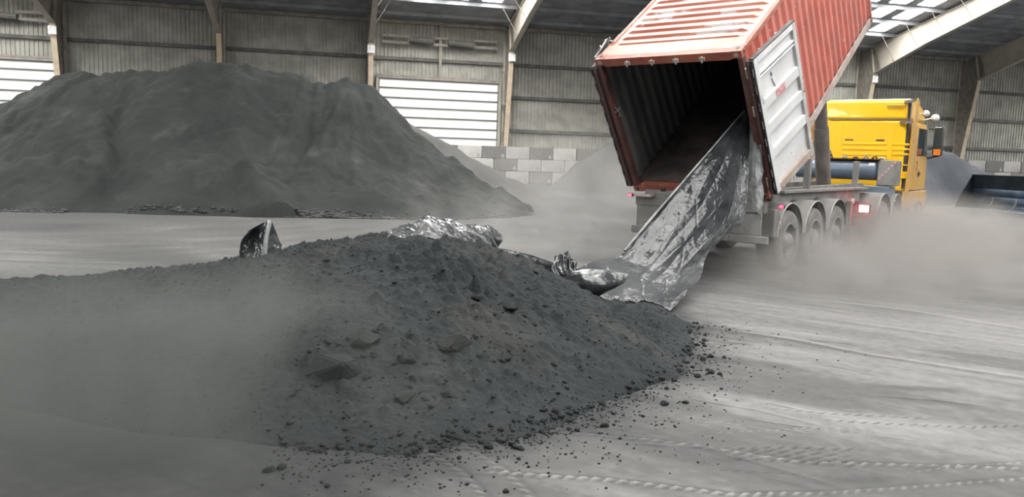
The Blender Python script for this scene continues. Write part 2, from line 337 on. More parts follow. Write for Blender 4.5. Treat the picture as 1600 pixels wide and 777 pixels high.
for tr_ in (
    ([(1110, 512), (1240, 530), (1350, 552), (1480, 572), (1640, 596)], 'ridge', .028, 1.2), ([(1290, 470), (1420, 485), (1640, 520)], 'ridge', .04, 1.), ([(1300, 500), (1640, 545)], 'ridge', .03, .5),
    ([(1270, 565), (1390, 590)], 'ridge', .012, .9), ([(1350, 616), (1450, 624), (1540, 634)], 'ridge', .014, 1.), ([(1185, 625), (1250, 640), (1290, 646)], 'ridge', .010, 1.), ([(1060, 620), (1180, 640), (1300, 668)], 'ridge', .010, .9),
    ([(1140, 650), (1230, 664), (1300, 672)], 'ridge', .008, 1.), ([(1150, 658), (1240, 674), (1290, 680)], 'ridge', .008, .8), ([(1350, 678), (1460, 692)], 'ridge', .008, .9), ([(1360, 684), (1430, 696)], 'ridge', .008, .8),
    ([(1090, 700), (1180, 722), (1330, 765)], 'ridge', .014, .9), ([(1180, 742), (1290, 765)], 'ridge', .010, .8), ([(960, 690), (1100, 700), (1200, 722)], 'ridge', .012, .7)):
    track(*tr_)
for tr_ in (
    ([(700, 668), (860, 674), (1040, 692), (1250, 724), (1640, 735)], 'rope', .045, 1.1, .085), ([(720, 738), (950, 752), (1150, 776), (1300, 772), (1440, 762), (1640, 746)], 'rope', .045, 1.4, .075),
    ([(930, 650), (1100, 660), (1200, 668)], 'rope', .028, .9, .07), ([(1060, 678), (1160, 676), (1300, 668)], 'rope', .025, .9, .07), ([(1040, 700), (1200, 712), (1400, 728)], 'rope', .025, .7, .07),
    ([(1400, 742), (1500, 730), (1640, 722)], 'rope', .03, .7, .075), ([(1340, 700), (1450, 706), (1640, 700)], 'rope', .02, .5, .07),
    ([(1170, 636), (1280, 645), (1400, 652), (1480, 655)], 'hooks', .022, 1., .085), ([(1270, 655), (1380, 662), (1520, 668), (1640, 664)], 'hooks', .026, 1.1, .085), ([(1150, 612), (1260, 622), (1370, 628)], 'hooks', .014, .8, .08),
    ([(1130, 700), (1250, 700), (1370, 704)], 'hooks', .03, 1.3, .09), ([(1320, 594), (1420, 600)], 'hooks', .014, .7, .08), ([(1080, 732), (1250, 742), (1340, 750)], 'hooks', .016, .8, .085),
    ([(1110, 706), (1240, 712), (1370, 722)], 'lugs', .13, 1.2, .095), ([(1180, 668), (1400, 674)], 'lugs', .06, .5, .09),
    ([(640, 690), (720, 740), (775, 800)], 'rope', .05, 1.1, .085), ([(700, 680), (790, 740), (850, 800)], 'rope', .05, .9, .085), ([(580, 700), (640, 760), (670, 800)], 'rope', .04, .6, .085)):
    track(*tr_)
for tr_ in (
    ([(1060, 560), (1110, 560), (1200, 572), (1250, 582)], 'smear', .11, .55), ([(1340, 600), (1400, 606), (1530, 612)], 'smear', .07, .8), ([(1000, 640), (1080, 630), (1120, 622)], 'smear', .24, .45), ([(1430, 545), (1640, 572)], 'smear', .12, .5),
    ([(1480, 440), (1640, 452)], 'smear', .35, .7), ([(1500, 400), (1640, 405)], 'smear', .4, .5), ([(1450, 690), (1640, 695)], 'smear', .10, .45), ([(1110, 534), (1190, 540)], 'smear', .04, 1.), ([(1250, 530), (1350, 540)], 'smear', .035, .8), ([(1240, 755), (1420, 748)], 'smear', .07, .5), ([(1080, 720), (1200, 716)], 'smear', .05, .4),
    ([(105, 387), (165, 405), (240, 432)], 'ridge', .05, 1.), ([(-10, 392), (50, 410)], 'ridge', .05, 1.), ([(0, 365), (300, 375), (560, 372)], 'ridge', .06, .5), ([(760, 372), (850, 360), (960, 345)], 'ridge', .05, .7),
    ([(20, 352), (300, 358), (600, 352)], 'ridge', .08, .5), ([(1380, 362), (1500, 372), (1640, 380)], 'smear', .5, .5)):
    track(*tr_)
H_ *= farfade; 
HTOE = [tuple(ground(*q)[:2]) for q in ((1082, 505), (1088, 540), (1062, 580), (985, 618), (905, 648), (830, 675), (710, 697), (600, 712))] + [(-1.4, 4.6), (-2.3, 4.75), (-3.4, 5.1), (-4.8, 5.9), (-6.4, 7.0), (-7.0, 8.3), (-6.0, 9.3), (-4.2, 9.9), (-1.5, 10.3), (.2, 10.3), (1.3, 10.0), (1.9, 9.5)]
dT, _ = segdist(X, Y, HTOE, True); inT = inside(X, Y, HTOE)
dust -= np.where(inT, .55, .50 * np.exp(-dT / .22) * (1 + .5 * fbm(X * 3, Y * 3, 3, 60)) + .05 * np.exp(-dT / .9) + .22 * np.exp(-dT / .5) * sstep(.9, -.4, X))
dust -= .42 * sstep(.4, -1.4, X) * (1 - sstep(5.5, 8, Y))  # floor tone lowered at the near left
Vf = np.stack([X, Y, H_], -1).reshape(-1, 3)
FQ = quads(len(gx), len(gy))
fl = fast_mesh('floor', Vf, FQ, floor_mat()); fl['kind'] = 'structure'
at_ = fl.data.attributes.new('dust', 'FLOAT', 'POINT'); at_.data.foreach_set('value', np.clip(dust, .02, 1).ravel().astype(np.float32))

# ---- cladding of the far wall
def prism_b(pts, d0, d1, name, m, parent=None, **k):   # pts (i*S metres, z) on the wall plane
    mb = MB(); mb.prism(pts, lambda a, b, dd: B + D * a - N * dd + Zv * b, d0, d1); return mb.build(name, m, parent, **k)
I0, I1 = -7, 14; WD = -1.75; ZE = 9.95
mb = MB(); pts = []
x = I0 * S
while x < I1 * S:
    for a, o in ((0, 0), (.12, 0), (.14, .055), (.215, .055)): pts.append((x + a, o))
    x += .24
A = np.zeros((len(pts), 2, 3))
for k, (a, o) in enumerate(pts): A[k, 0] = B + D * a - N * (WD + o) + Zv * 0; A[k, 1] = B + D * a - N * (WD + o) + Zv * ZE
wall = mb.grid(A).build('wall_back', M['clad']); wall['kind'] = 'structure'
for z, hh in ((3.38, .2), (5.52, .2), (7.6, .2)):
    for i in range(I0, I1):
        if i in (-1, 2) and z < 6.2: continue
        MB().beam(bp(i + .02, WD + .16, z), bp(i + .98, WD + .16, z), .16, hh).build('wall_girt', M['girt'], wall)
for i in range(I0, I1): MB().beam(bp(i + .01, WD + .2, ZE - .08), bp(i + .99, WD + .2, ZE - .08), .22, .24).build('eaves_beam', M['beam'], wall)

# ---- portal frames
def ztop(d): return 10.06 + .2 * d if d < 30 else 10.06 + .2 * (60 - d)
def zbot(d):
    e = d if d < 30 else 60 - d
    return 8.2 + .30 * min(e, 5) + .245 * max(0, min(e, 14) - 5) + .19 * max(0, e - 14) if e > 0 else 8.2
def portal(i, label):
    root = empty('portal_frame', tuple(bp(i, -.9, 0)), (0, 0, math.atan2(D[1], D[0]))); tag(root, label, 'steel frame', 'portal frames of the hall')
    T = lambda a, b, dd: (dd, -(a + .9), b)           # local: x along D, y along N ; a = d
    mb = MB(); mb.prism([(-1.6, 0), (-1.25, 0), (.2, 8.2), (.8, 8.4), (0, ztop(0)), (-1.6, ztop(-1.6) - .05)], T, -.015, .015); mb.build('column_web', M['beam'], root)  # web takes the darker beam colour, which paints in its shade
    mb = MB(); mb.prism([(-1.27, 0), (-1.23, 0), (.22, 8.2), (.18, 8.2)], T, -.15, .15); mb.build('column_flange', M['beige'], root)
    mb = MB(); mb.box((-.15, .70, 0), (.15, .73, 9.7)); mb.build('outer_flange', M['web'], root)
    ds = [0, 1, 2.5, 5, 9, 14, 22, 30, 38, 46, 51, 55, 57.5, 60]
    mb = MB(); pts = [(d, zbot(d)) for d in ds] + [(d, ztop(d)) for d in ds[::-1]]; mb.prism(pts, T, -.015, .015); mb.build('rafter_web', M['web'], root)
    mb = MB()
    for d0, d1 in zip(ds[:-1], ds[1:]): mb.prism([(d0, zbot(d0)), (d1, zbot(d1)), (d1, zbot(d1) - .03), (d0, zbot(d0) - .03)], T, -.16, .16)
    mb.build('rafter_bottom_flange', M['web'], root)
    mb = MB()
    for d0, d1 in zip(ds[:-1], ds[1:]): mb.prism([(d0, ztop(d0)), (d1, ztop(d1)), (d1, ztop(d1) + .03), (d0, ztop(d0) + .03)], T, -.14, .14)
    mb.build('rafter_top_flange', M['web'], root)
    for e in (.1, 13.9):
        mb = MB(); mb.prism([(e - .02, zbot(e)), (e + .02, zbot(e)), (e + .02, ztop(e)), (e - .02, ztop(e))] if e > 1 else [(.16, 8.2), (.22, 8.2), (-.25, 9.95), (-.31, 9.95)], T, -.14, .14); mb.build('stiffener', M['web'], root)
    n = 0
    for k in range(14):
        d = -.2 + 2.17 * (k + 1)
        for sg in (-1, 1):
            if d > 14: continue
            mb = MB(); mb.tube([T(d, ztop(d) + .08, sg * 1.05), T(d + .1, zbot(d + .1) + .05, sg * .05)], .022, 6); mb.build('fly_brace', M['beam'], root)
    mb = MB(); mb.box((-.22, -1.13 - .06, 7.62), (.22, -1.13 - .03, 8.08)); s_ = mb.build('number_sign', M['sign'], root) if i not in (1, 7, 8) else None
    return root
LB = {-1: 'portal frame at the far left beyond the first shutter door', 0: 'steel portal frame right of the left shutter door, dark haunch above the coal heap',
      1: 'steel portal frame rising behind the peak of the big coal heap', 2: 'steel portal frame on the left side of the middle white shutter door',
      3: 'steel portal frame with brightly lit rafter on the right side of the middle shutter door', 4: 'steel portal frame directly behind the raised container opening',
      5: 'steel portal frame behind the red container side, left of the sunlit rafter', 6: 'steel portal frame with long sunlit rafter above the yellow cab',
      7: 'steel portal frame in shadow right of the yellow cab', 8: 'steel portal frame at the far right end of the hall'}
for i in range(-2, 10): 
    if i in LB: portal(i, LB[i])

# ---- signs carry faint lines, doors
def shutter(n, ia, ib, z1, label=None):
    root = empty('door_%d' % n, tuple(bp(ia, WD + .35, 0)), (0, 0, math.atan2(D[1], D[0]))); root['kind'] = 'structure'
    w = (ib - ia) * S; z = 0; k = 0; hh = .60
    zz = 1.6
    mb = MB(); jb = MB()
    while zz < z1 - .05:
        t = min(zz + hh, z1)
        mb.hexa([(0, .02, zz), (w, .02, zz), (w, .14, zz), (0, .14, zz), (0, -.06, t - .10), (w, -.06, t - .10), (w, .14, t - .10), (0, .14, t - .10)])
        jb.box((-.05, -.10, t - .10), (w + .05, .12, t)); zz += hh
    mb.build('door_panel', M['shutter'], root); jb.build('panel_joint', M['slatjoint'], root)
    mb = MB(); mb.box((-.22, -.1, 0), (-.06, .3, z1 + .1)); mb.build('door_jamb', M['clad'], root)
    mb = MB(); mb.box((w + .06, -.1, 0), (w + .22, .3, z1 + .1)); mb.build('door_jamb', M['clad'], root)
    mb = MB(); mb.box((-.2, -.15, z1), (w + .2, .1, z1 + .12)); mb.box((-.2, -.05, z1 + .16), (w + .2, .1, z1 + .26)); mb.build('lintel', M['beam'], root)
    mb = MB(); mb.box((w * .5 - .09, -.12, z1 + .1), (w * .5 + .09, .1, 9.75)); mb.build('wall_post', M['beam'], root)
    mb = MB()
    for (a, b) in ((.02, .24), (.44, .56), (.78, .98)):
        mb.box((w * a, -.2, 8.86), (w * b, -.05, 9.0)); mb.box((w * a, -.2, 8.45), (w * b, -.05, 8.62))
    mb.build('guide_beam', M['beam'], root)
    mb = MB(); mb.tube([(w * .24, -.3, 8.75), (w * .44, -.3, 8.7)], .2, 10); mb.tube([(w * .56, -.3, 8.7), (w * .78, -.3, 8.6)], .2, 10); mb.build('roller_drum', M['girt'], root)
    mb = MB()
    for xx in (-.55, w + .55):
        mb.tube([(xx, -.2, 0), (xx, -.2, 9.6)], .06, 6)
        for z in (3.2, 5.0, 7.0): mb.box((xx - .3, -.24, z), (xx + .3, -.12, z + .12))
    mb.build('door_post', M['beam'], root)
    return root
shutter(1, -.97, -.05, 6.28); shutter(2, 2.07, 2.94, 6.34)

# ---- roof
roof = MB()
for (d0, d1) in ((-1.9, 30), (30, 61.8)):
    roof.hexa([bp(I0, d0, ztop(d0) + .24), bp(I1, d0, ztop(d0) + .24), bp(I1, d1, ztop(d1) + .24), bp(I0, d1, ztop(d1) + .24),
               bp(I0, d0, ztop(d0) + .30), bp(I1, d0, ztop(d0) + .30), bp(I1, d1, ztop(d1) + .30), bp(I0, d1, ztop(d1) + .30)])
ceil = roof.build('ceiling', M['roofsheet']); ceil['kind'] = 'structure'
for k in range(28):
    d = -.2 + 2.17 * k
    MB().beam(bp(I0, d, ztop(d) + .12), bp(I1, d, ztop(d) + .12), .07, .22).build('purlin', M['roofsheet'], ceil)
nwin = 0
for i in (-4, -1, 2, 5, 8, 11):
    for fr in (.275, .505, .735):
        far = MB()
        for k in range(1, 27):
            d0 = -.2 + 2.17 * k + .32; d1 = d0 + 1.55
            if 13 < k < 15: continue
            m_ = MB() if (i in (2, 5) and k < 6) else far
            z0 = ztop(d0) + .21; z1 = ztop(d1) + .21
            a, b = fr, fr + .13
            m_.hexa([bp(i + a, d0, z0), bp(i + b, d0, z0), bp(i + b, d1, z1), bp(i + a, d1, z1), bp(i + a, d0, z0 + .02), bp(i + b, d0, z0 + .02), bp(i + b, d1, z1 + .02), bp(i + a, d1, z1 + .02)])
            if m_ is not far: nwin += 1; m_.build('window_%d' % nwin, M['skylight'])['kind'] = 'structure'
        nwin += 1; far.build('window_%d' % nwin, M['skylight'])['kind'] = 'structure'

# ---- block wall
BW, BH = 1.56, .775
def block_mesh(w, seed):
    rr = random.Random(seed); bm = bmesh.new()
    bmesh.ops.create_cube(bm, size=1)
    for v in bm.verts: v.co = Vector((v.co.x * (w - .025), v.co.y * .78, (v.co.z + .5) * (BH - .015)))
    bmesh.ops.bevel(bm, geom=bm.edges[:], offset=.03, segments=2, affect='EDGES')
    for v in bm.verts: v.co += Vector((rr.uniform(-.008, .008), rr.uniform(-.008, .008), 0))
    me = bpy.data.meshes.new('concrete_block'); bm.to_mesh(me); bm.free(); return me
pat = {(2, k): v for k, v in zip(range(0, 9), (3, 4, 0, 2, 1, 2, 0, 2, 0))}
pat.update({(1, k): v for k, v in zip(range(0, 9), (3, 4, 0, 2, 1, 1, 1, 2, 0))}); pat.update({(0, k): v for k, v in zip(range(0, 9), (1, 0, 2, 3, 1, 3, 1, 2, 0))})
names = {0: 'pale', 1: 'light grey', 2: 'dark grey', 3: 'grey', 4: 'brownish grey'}
ordn = ['first', 'second', 'third', 'fourth', 'fifth', 'sixth', 'seventh', 'eighth', 'ninth', 'tenth', 'eleventh', 'twelfth']
blk = {}
base_i = 2.43
for row in range(3):
    course = ('bottom', 'middle', 'top')[row]
    for k in range(0, 10):
        xi = base_i * S + (k - .5) * BW - (BW / 2 if row == 1 else 0) + .0
        if row == 2: xi = base_i * S + (k - .42) * BW
        if row == 1: xi = base_i * S + (k - .92) * BW + BW
        if row == 0: xi = base_i * S + (k - .42) * BW
        tone = pat.get((row, k), 1)
        me = block_mesh(BW, row * 50 + k); me.materials.append(M['blk%d' % tone])
        o = bpy.data.objects.new('concrete_block', me); C.objects.link(o); c = B + D * xi - N * (-.4); o.location = (c[0], c[1], row * BH + (.004 if row else 0)); o.rotation_euler = (0, 0, math.atan2(D[1], D[0]))
        tag(o, '%s concrete block, %s course left of the container, %s from the left end' % (names[tone], course, ordn[k]), 'concrete block', 'stacked concrete blocks')
for row in range(3):
    for k in range(0, 9):
        xi = 6.72 * S + (k - .5 * (row % 2)) * BW; tone = rnd.choice((1, 3, 1, 2))
        me = block_mesh(BW, row * 50 + k + 500); me.materials.append(M['blk%d' % tone])
        o = bpy.data.objects.new('concrete_block', me); C.objects.link(o); c = B + D * xi + N * .4; o.location = (c[0], c[1], row * (BH + .06)); o.rotation_euler = (0, 0, math.atan2(D[1], D[0])); o.scale = (1, 1, 1.07)
        tag(o, '%s concrete block, %s course right of the yellow cab, %s from the left' % (names[tone], ('bottom', 'middle', 'top')[row], ordn[k]), 'concrete block', 'stacked concrete blocks')

# ================================================================== COAL HEAPS
def heap(name, toe, ridge, step, mt, amp=.05, fscale=1., seed=0, sharp=.12, extra=None, dip=.06, gully=0., pw=1.):
    tx = [p[0] for p in toe]; ty = [p[1] for p in toe]
    x = np.arange(min(tx) - .1, max(tx) + .1, step); y = np.arange(min(ty) - .1, max(ty) + .1, step)
    X, Y = np.meshgrid(x, y, indexing='ij')
    wob = .9 * fbm(X * .8 * fscale, Y * .8 * fscale, 3, seed + 5) * .12 / fscale
    dt, _ = segdist(X + wob, Y - wob, toe, True); ins = inside(X + wob, Y - wob, toe)
    dr, br = segdist(X, Y, ridge); Hr = np.interp(br, np.arange(len(ridge)), [r[2] for r in ridge])
    t = dt / (dt + dr + 1e-6); t = t ** pw
    g = 1 - (np.sqrt((1 - t) ** 2 + sharp ** 2) - sharp) / (math.sqrt(1 + sharp ** 2) - sharp)
    z = Hr * g
    if gully: z += -gully * np.abs(fbm((X * 1.0 + 0.25 * Y) * 1.1 * fscale, Y * .12 * fscale, 3, seed + 9)) * np.sin(np.clip(t, 0, 1) * pi)
    z += amp * fbm(X * 1.3 * fscale, Y * 1.3 * fscale, 6, seed, .55) * np.clip(t * 5, 0, 1)
    if extra is not None: z = extra(X, Y, z, t)
    z = np.where(ins, z, -dip); z = np.maximum(z, -dip)
    V = np.stack([X, Y, z], -1).reshape(-1, 3); q = quads(len(x), len(y)); keep = (z.reshape(-1)[q] > -dip + 1e-5).any(1)
    q = q[keep]; used = np.unique(q); rm = np.full(len(V), -1); rm[used] = np.arange(len(used))
    o = fast_mesh(name, V[used], rm[q], mt)
    def zat(px, py):
        i = min(max(int(round((px - x[0]) / step)), 0), len(x) - 1); j = min(max(int(round((py - y[0]) / step)), 0), len(y) - 1); return float(z[i, j])
    return o, zat

# near heap
HR = [(-6.6, 7.9, .10), (-5.2, 8.1, .25), (-4.1, 8.2, .36), (-3.55, 8.2, .45), (-2.9, 8.3, .62), (-2.2, 8.3, .75), (-1.4, 8.3, .875), (-.85, 8.3, .905), (-.38, 8.4, .81), (0.0, 8.7, .63), (.38, 8.95, .42), (.8, 9.15, .18), (1.2, 9.2, .08)]
LUMPS = []
for _ in range(1500):
    lx = rnd.uniform(-5.5, 1.6); ly = rnd.uniform(4.4, 9.2); r = rnd.choice((.02, .025, .03, .035, .045, .06)); LUMPS.append((lx, ly, r, r * rnd.uniform(.4, .8)))
for _ in range(420):
    lx = rnd.gauss(-.35, .35); ly = rnd.gauss(6.9, .9); r = rnd.uniform(.02, .065); LUMPS.append((lx, ly, r, r * rnd.uniform(.5, .9)))
for _ in range(420):
    lx = rnd.gauss(-2.2, .6); ly = rnd.gauss(7.3, .6); r = rnd.uniform(.02, .045); LUMPS.append((lx, ly, r, r * rnd.uniform(.45, .8)))
def near_extra(X, Y, z, t):
    z = z + .10 * np.sin(np.clip(t, 0, 1) * pi) + .022 * np.clip(fbm(X * 2.2, Y * 2.2, 3, 71), 0, 1) * np.clip(t * 4, 0, 1)
    for lx, ly, r, h in LUMPS:
        i0 = np.searchsorted(X[:, 0], lx - r); i1 = np.searchsorted(X[:, 0], lx + r); j0 = np.searchsorted(Y[0], ly - r); j1 = np.searchsorted(Y[0], ly + r)
        if i1 <= i0 or j1 <= j0: continue
        d = np.hypot(X[i0:i1, j0:j1] - lx, Y[i0:i1, j0:j1] - ly) / r
        z[i0:i1, j0:j1] += h * np.clip(1 - d ** 4, 0, 1) * .8 * np.clip(t[i0:i1, j0:j1] * 8, 0, 1)
    z += .013 * fbm(X * 16, Y * 16, 3, 90, .6) * np.clip(t * 8, 0, 1)
    # furrow beside the sheet and slump step across the middle
    return z
near, znear = heap('coal_heap', HTOE, HR, .018, M['coal'], .035, 1.6, 3, .22, near_extra, .03)
tag(near, 'freshly tipped dark coal heap in the foreground', 'coal heap')

# big far heap
BT = [tuple(ground(*q)[:2]) for q in ((855, 330), (790, 340), (700, 344), (560, 342), (450, 340), (330, 337), (200, 334), (100, 333), (0, 331))] + [(-20, 19.0), (-30, 20), (-32, 27), (-28, 34), (-18, 35), (-8, 33), (-2, 29), (1, 26)]
BTOE = BT
cr = [(-29, 26, 2.0)] + [tuple(at(x, y, d)) for x, y, d in ((0, 167, 25.4), (60, 147, 25.6), (100, 127, 25.8), (132, 121, 26), (200, 122, 26), (240, 120, 26), (275, 108, 26), (340, 106, 26), (400, 108, 26), (450, 125, 26), (485, 136, 26), (510, 137, 26), (545, 127, 26), (580, 147, 26), (620, 182, 25.8), (690, 236, 25.6), (740, 276, 25.4), (790, 306, 25.3), (830, 323, 25.2))]
pk = at(385, 254, 21.4)
def far_extra(X, Y, z, t):
    # small slumped heap against the front
    d = np.hypot((X - pk[0]) / 1.0, np.where(Y < pk[1], (Y - pk[1]) * 1.55, (Y - pk[1]))); ang = np.arctan2(Y - pk[1], X - pk[0])
    c = pk[2] - .72 * np.maximum(d - .1, 0) * (1 + .25 * np.sin(ang * 3 + 1)) + .10 * fbm(X * 2, Y * 2, 4, 33)
    d2 = np.hypot(X - pk[0] - .3, (Y - pk[1] - .9) * .9); z = z - .42 * np.exp(-(d2 / 1.25) ** 4) * np.clip(t * 3, 0, 1)
    z = np.maximum(z, np.where(c > 0, c + .06, -9))
    q = at(180, 230, 23)[0]   # scar running down the left third
    z -= .34 * np.exp(-((X - (-11.6 - (Y - 23) * .3 + .3 * fbm(Y * .8, Y * 0, 2, 5))) / .28) ** 2) * np.clip(t * 3, 0, 1) * sstep(.95, .6, t)
    z += .16 * sstep(.0, .5, fbm(X * .9 + 5, Y * .5, 3, 44)) * np.clip(t * 4, 0, 1) + .07 * np.abs(fbm(X * 3.1, Y * 3.1, 4, 14)) * np.clip(t * 5, 0, 1)
    return z
far, zfar = heap('coal_heap', BT, cr, .07, M['coalback'], .11, .55, 21, .07, far_extra, .05, gully=.22, pw=.98)
tag(far, 'huge long grey coal heap against the back wall on the left', 'coal heap')
# pale heap just behind it
p1 = at(608, 172, 31.5); p2 = at(790, 276, 32)
o, _ = heap('coal_heap', [(-10, 25), (-2, 27.5), (2.2, 30.3), (3.0, 33), (0.5, 37), (-6, 39), (-12, 37), (-14, 30)], [tuple(at(540, 150, 31.5)), tuple(p1), tuple(at(690, 222, 31.5)), tuple(p2), tuple(at(850, 300, 32))], .12, M['coalpale'], .10, .6, 51, .08)
tag(o, 'pale dusty heap showing as a thin slope behind the big coal heap', 'coal heap')
o, _ = heap('coal_heap', [(1.8, 44.6), (3.2, 41.5), (6.2, 39.2), (12, 38), (16, 41), (14, 48), (6, 50.4)], [tuple(at(905, 252, 44)), tuple(at(945, 228, 44)), tuple(at(1000, 196, 43.5)), tuple(at(1100, 190, 43))], .14, M['coalpale'], .08, .6, 61, .1)
tag(o, 'pale grey heap against the block wall left of the container', 'coal heap')
g1 = ground(1430, 323)[:2]; g2 = ground(1500, 320)[:2]
o, _ = heap('coal_heap', [(15, 38.2), tuple(g1), tuple(g2), (27, 38.5), (30, 43), (27, 49), (17, 47), (13, 43)], [tuple(at(1400, 236, 41)), tuple(at(1460, 236, 41)), tuple(at(1488, 240, 41.5)), tuple(at(1530, 262, 42)), tuple(at(1565, 282, 42))], .12, M['coalblue'], .10, .7, 77, .1)
tag(o, 'dark bluish coal heap beyond the yellow cab', 'coal heap')

# ---- lumps
def rock_mesh(seed, sub=2, rough=.28, flat=.75):
    rr = random.Random(seed); bm = bmesh.new(); bmesh.ops.create_icosphere(bm, subdivisions=sub, radius=1)
    off = Vector((seed * 3.1, seed * 1.7, seed))
    for v in bm.verts:
        n = mnoise.noise(v.co * 1.1 + off) + .5 * mnoise.noise(v.co * 2.6 + off); c = v.co * (1 + rough * 1.6 * n)
        v.co = Vector((c.x * 1.15, c.y, c.z * flat))
    me = bpy.data.meshes.new('rock'); bm.to_mesh(me); bm.free()
    me.polygons.foreach_set('use_smooth', [sub > 2] * len(me.polygons)); return me
def hull_rock(seed, flat=.8):
    rr = random.Random(seed); bm = bmesh.new()
    for _ in range(17):
        v = Vector((rr.gauss(0, 1), rr.gauss(0, 1), rr.gauss(0, 1))).normalized() * rr.uniform(.82, 1.08); bm.verts.new((v.x * 1.1, v.y, v.z * flat))
    h = bmesh.ops.convex_hull(bm, input=bm.verts); bmesh.ops.delete(bm, geom=list({g for g in h['geom_unused'] + h['geom_interior'] if isinstance(g, bmesh.types.BMVert)}), context='VERTS')
    bmesh.ops.bevel(bm, geom=bm.edges[:], offset=.05, segments=2, affect='EDGES'); bmesh.ops.triangulate(bm, faces=bm.faces[:]); bmesh.ops.subdivide_edges(bm, edges=bm.edges[:], cuts=3, use_grid_fill=True)
    for v in bm.verts: v.co *= 1 + .07 * mnoise.noise(v.co * 3 + Vector((seed, 0, 0))) + .03 * mnoise.noise(v.co * 9)
    me = bpy.data.meshes.new('rock'); bm.to_mesh(me); bm.free(); me.polygons.foreach_set('use_smooth', [True] * len(me.polygons)); me.set_sharp_from_angle(angle=R(30)); return me
def place_rock(name, me, m, x, y, z, s, rz=0, sc=(1, 1, 1)):
    if not me.materials: me.materials.append(m)
    o = bpy.data.objects.new(name, me); C.objects.link(o); o.location = (x, y, z); o.rotation_euler = (rnd.uniform(-.2, .2), rnd.uniform(-.2, .2), rz); o.scale = (s * sc[0], s * sc[1], s * sc[2]); return o
def onheap(px, py, off=0.):      # intersect the view ray with the near heap surface, then use that place
    d = ray(px, py); t = 3.5
    while t < 12:
        q = CAMP + d * t
        if q[2] < max(znear(q[0], q[1]), 0): return q
        t += .02
    return CAMP + d * t
big = [((526, 567), .24, (1.15, .9, .75), 'lump', 4, 'large broken coal boulder in the middle of the front heap'),
       ((570, 522), .15, (1.2, .9, .75), 'lumppale', 5, 'flat dusty slab lying above the large coal boulder'),
       ((706, 528), .20, (1.0, 1.0, .8), 'lumppale', 6, 'rounded dusty boulder right of the slab on the front heap'),
       ((634, 555), .075, (1.1, 1, .8), 'lump', 7, 'small dark lump between the two boulders on the front heap'),
       ((632, 614), .085, (1.2, 1, .8), 'lumppale', 15, 'low dusty clod below the small dark lump'),
       ((700, 612), .08, (1.2, .9, .8), 'lumppale', 16, 'angular dusty clod below the rounded boulder'),
       ((792, 474), .07, (1.3, 1, .9), 'lump', 8, 'dark lump on the right shoulder of the front heap'),
       ((745, 466), .055, (1.2, 1, .8), 'lump', 9, 'flat dark lump beside the heap shoulder, left of another lump'),
       ((784, 558), .07, (1.2, 1, .7), 'lump', 17, 'dark lump low on the right flank of the front heap'),
       ((420, 732), .040, (1, 1, .9), 'lump', 10, 'rounded coal lump on the dusty floor, left of a pair'),
       ((441, 728), .034, (1, 1, .9), 'lump', 11, 'rounded coal lump on the dusty floor, right of a pair'),
       ((786, 686), .038, (1.2, 1, .9), 'lump', 12, 'dark coal lump lying alone just off the heap toe')]
for (px, py), s, sc, m, sd, lab in big:
    q = onheap(px, py + 6); me = hull_rock(sd, .8); o = place_rock('coal_lump', me, M[m], q[0], q[1], max(znear(q[0], q[1]), 0) - s * sc[2] * (.22 if s > .1 else .05 if s > .06 else -.3), s, rnd.uniform(0, 6), sc)
    tag(o, lab, 'coal lump')
protos = [rock_mesh(100 + k, 2) for k in range(8)]
for p in protos: p.materials.append(M['lump'])
cnt = 0
cand = []
toeline = HTOE[:9]
while cnt < 165:
    k = rnd.randrange(len(toeline) - 1); a, b = toeline[k], toeline[k + 1]; t = rnd.random(); dd = rnd.expovariate(1 / .16) - .08
    ex, ey = b[0] - a[0], b[1] - a[1]; ln = math.hypot(ex, ey); nx, ny = -ey / ln, ex / ln
    x = a[0] + ex * t - nx * 0 ; y = a[1] + ey * t
    cx_, cy_ = -1.5, 7.5; ux, uy = x - cx_, y - cy_; ul = math.hypot(ux, uy); x += ux / ul * dd; y += uy / ul * dd
    s = rnd.choice((.010, .012, .015, .018, .022, .030)) if dd > .1 else rnd.uniform(.010, .026)
    z = max(znear(x, y), 0.0) + s * .35; o = place_rock('coal_lump', protos[cnt % 8], None, x, y, z, s, rnd.uniform(0, 6)); cnt += 1
    _b = ('at the far right corner of the heap toe near the liner', 'on the pale floor right of the heap toe', 'along the middle of the heap toe', 'along the toe at the bottom of the picture')[min(3, k // 2)]
    tag(o, 'small coal lump ' + _b, 'coal lump', 'coal lumps ' + _b)
cnt = 0
while cnt < 120:
    px = rnd.uniform(400, 900); py = rnd.uniform(400, 690); q = onheap(px, py)
    if not inside(np.array([q[0]]), np.array([q[1]]), HTOE)[0]: continue
    s = rnd.uniform(.010, .026); o = place_rock('coal_lump', protos[cnt % 8], None, q[0], q[1], znear(q[0], q[1]) + s * .25, s, rnd.uniform(0, 6)); cnt += 1
    _b = min(((526, 567, 'beside the large broken boulder'), (570, 500, 'above the flat dusty slab'), (706, 528, 'around the rounded dusty boulder'), (420, 430, 'below the upright plastic scrap'), (680, 410, 'just below the crest sheet'), (850, 520, 'below the big plastic liner'), (650, 640, 'low on the front of the heap'), (420, 600, 'in the dust on the left of the heap')), key=lambda e_: (e_[0] - px) ** 2 + (e_[1] - py) ** 2)[2]
    tag(o, 'small coal lump ' + _b, 'coal lump', 'coal lumps on the face, ' + _b)
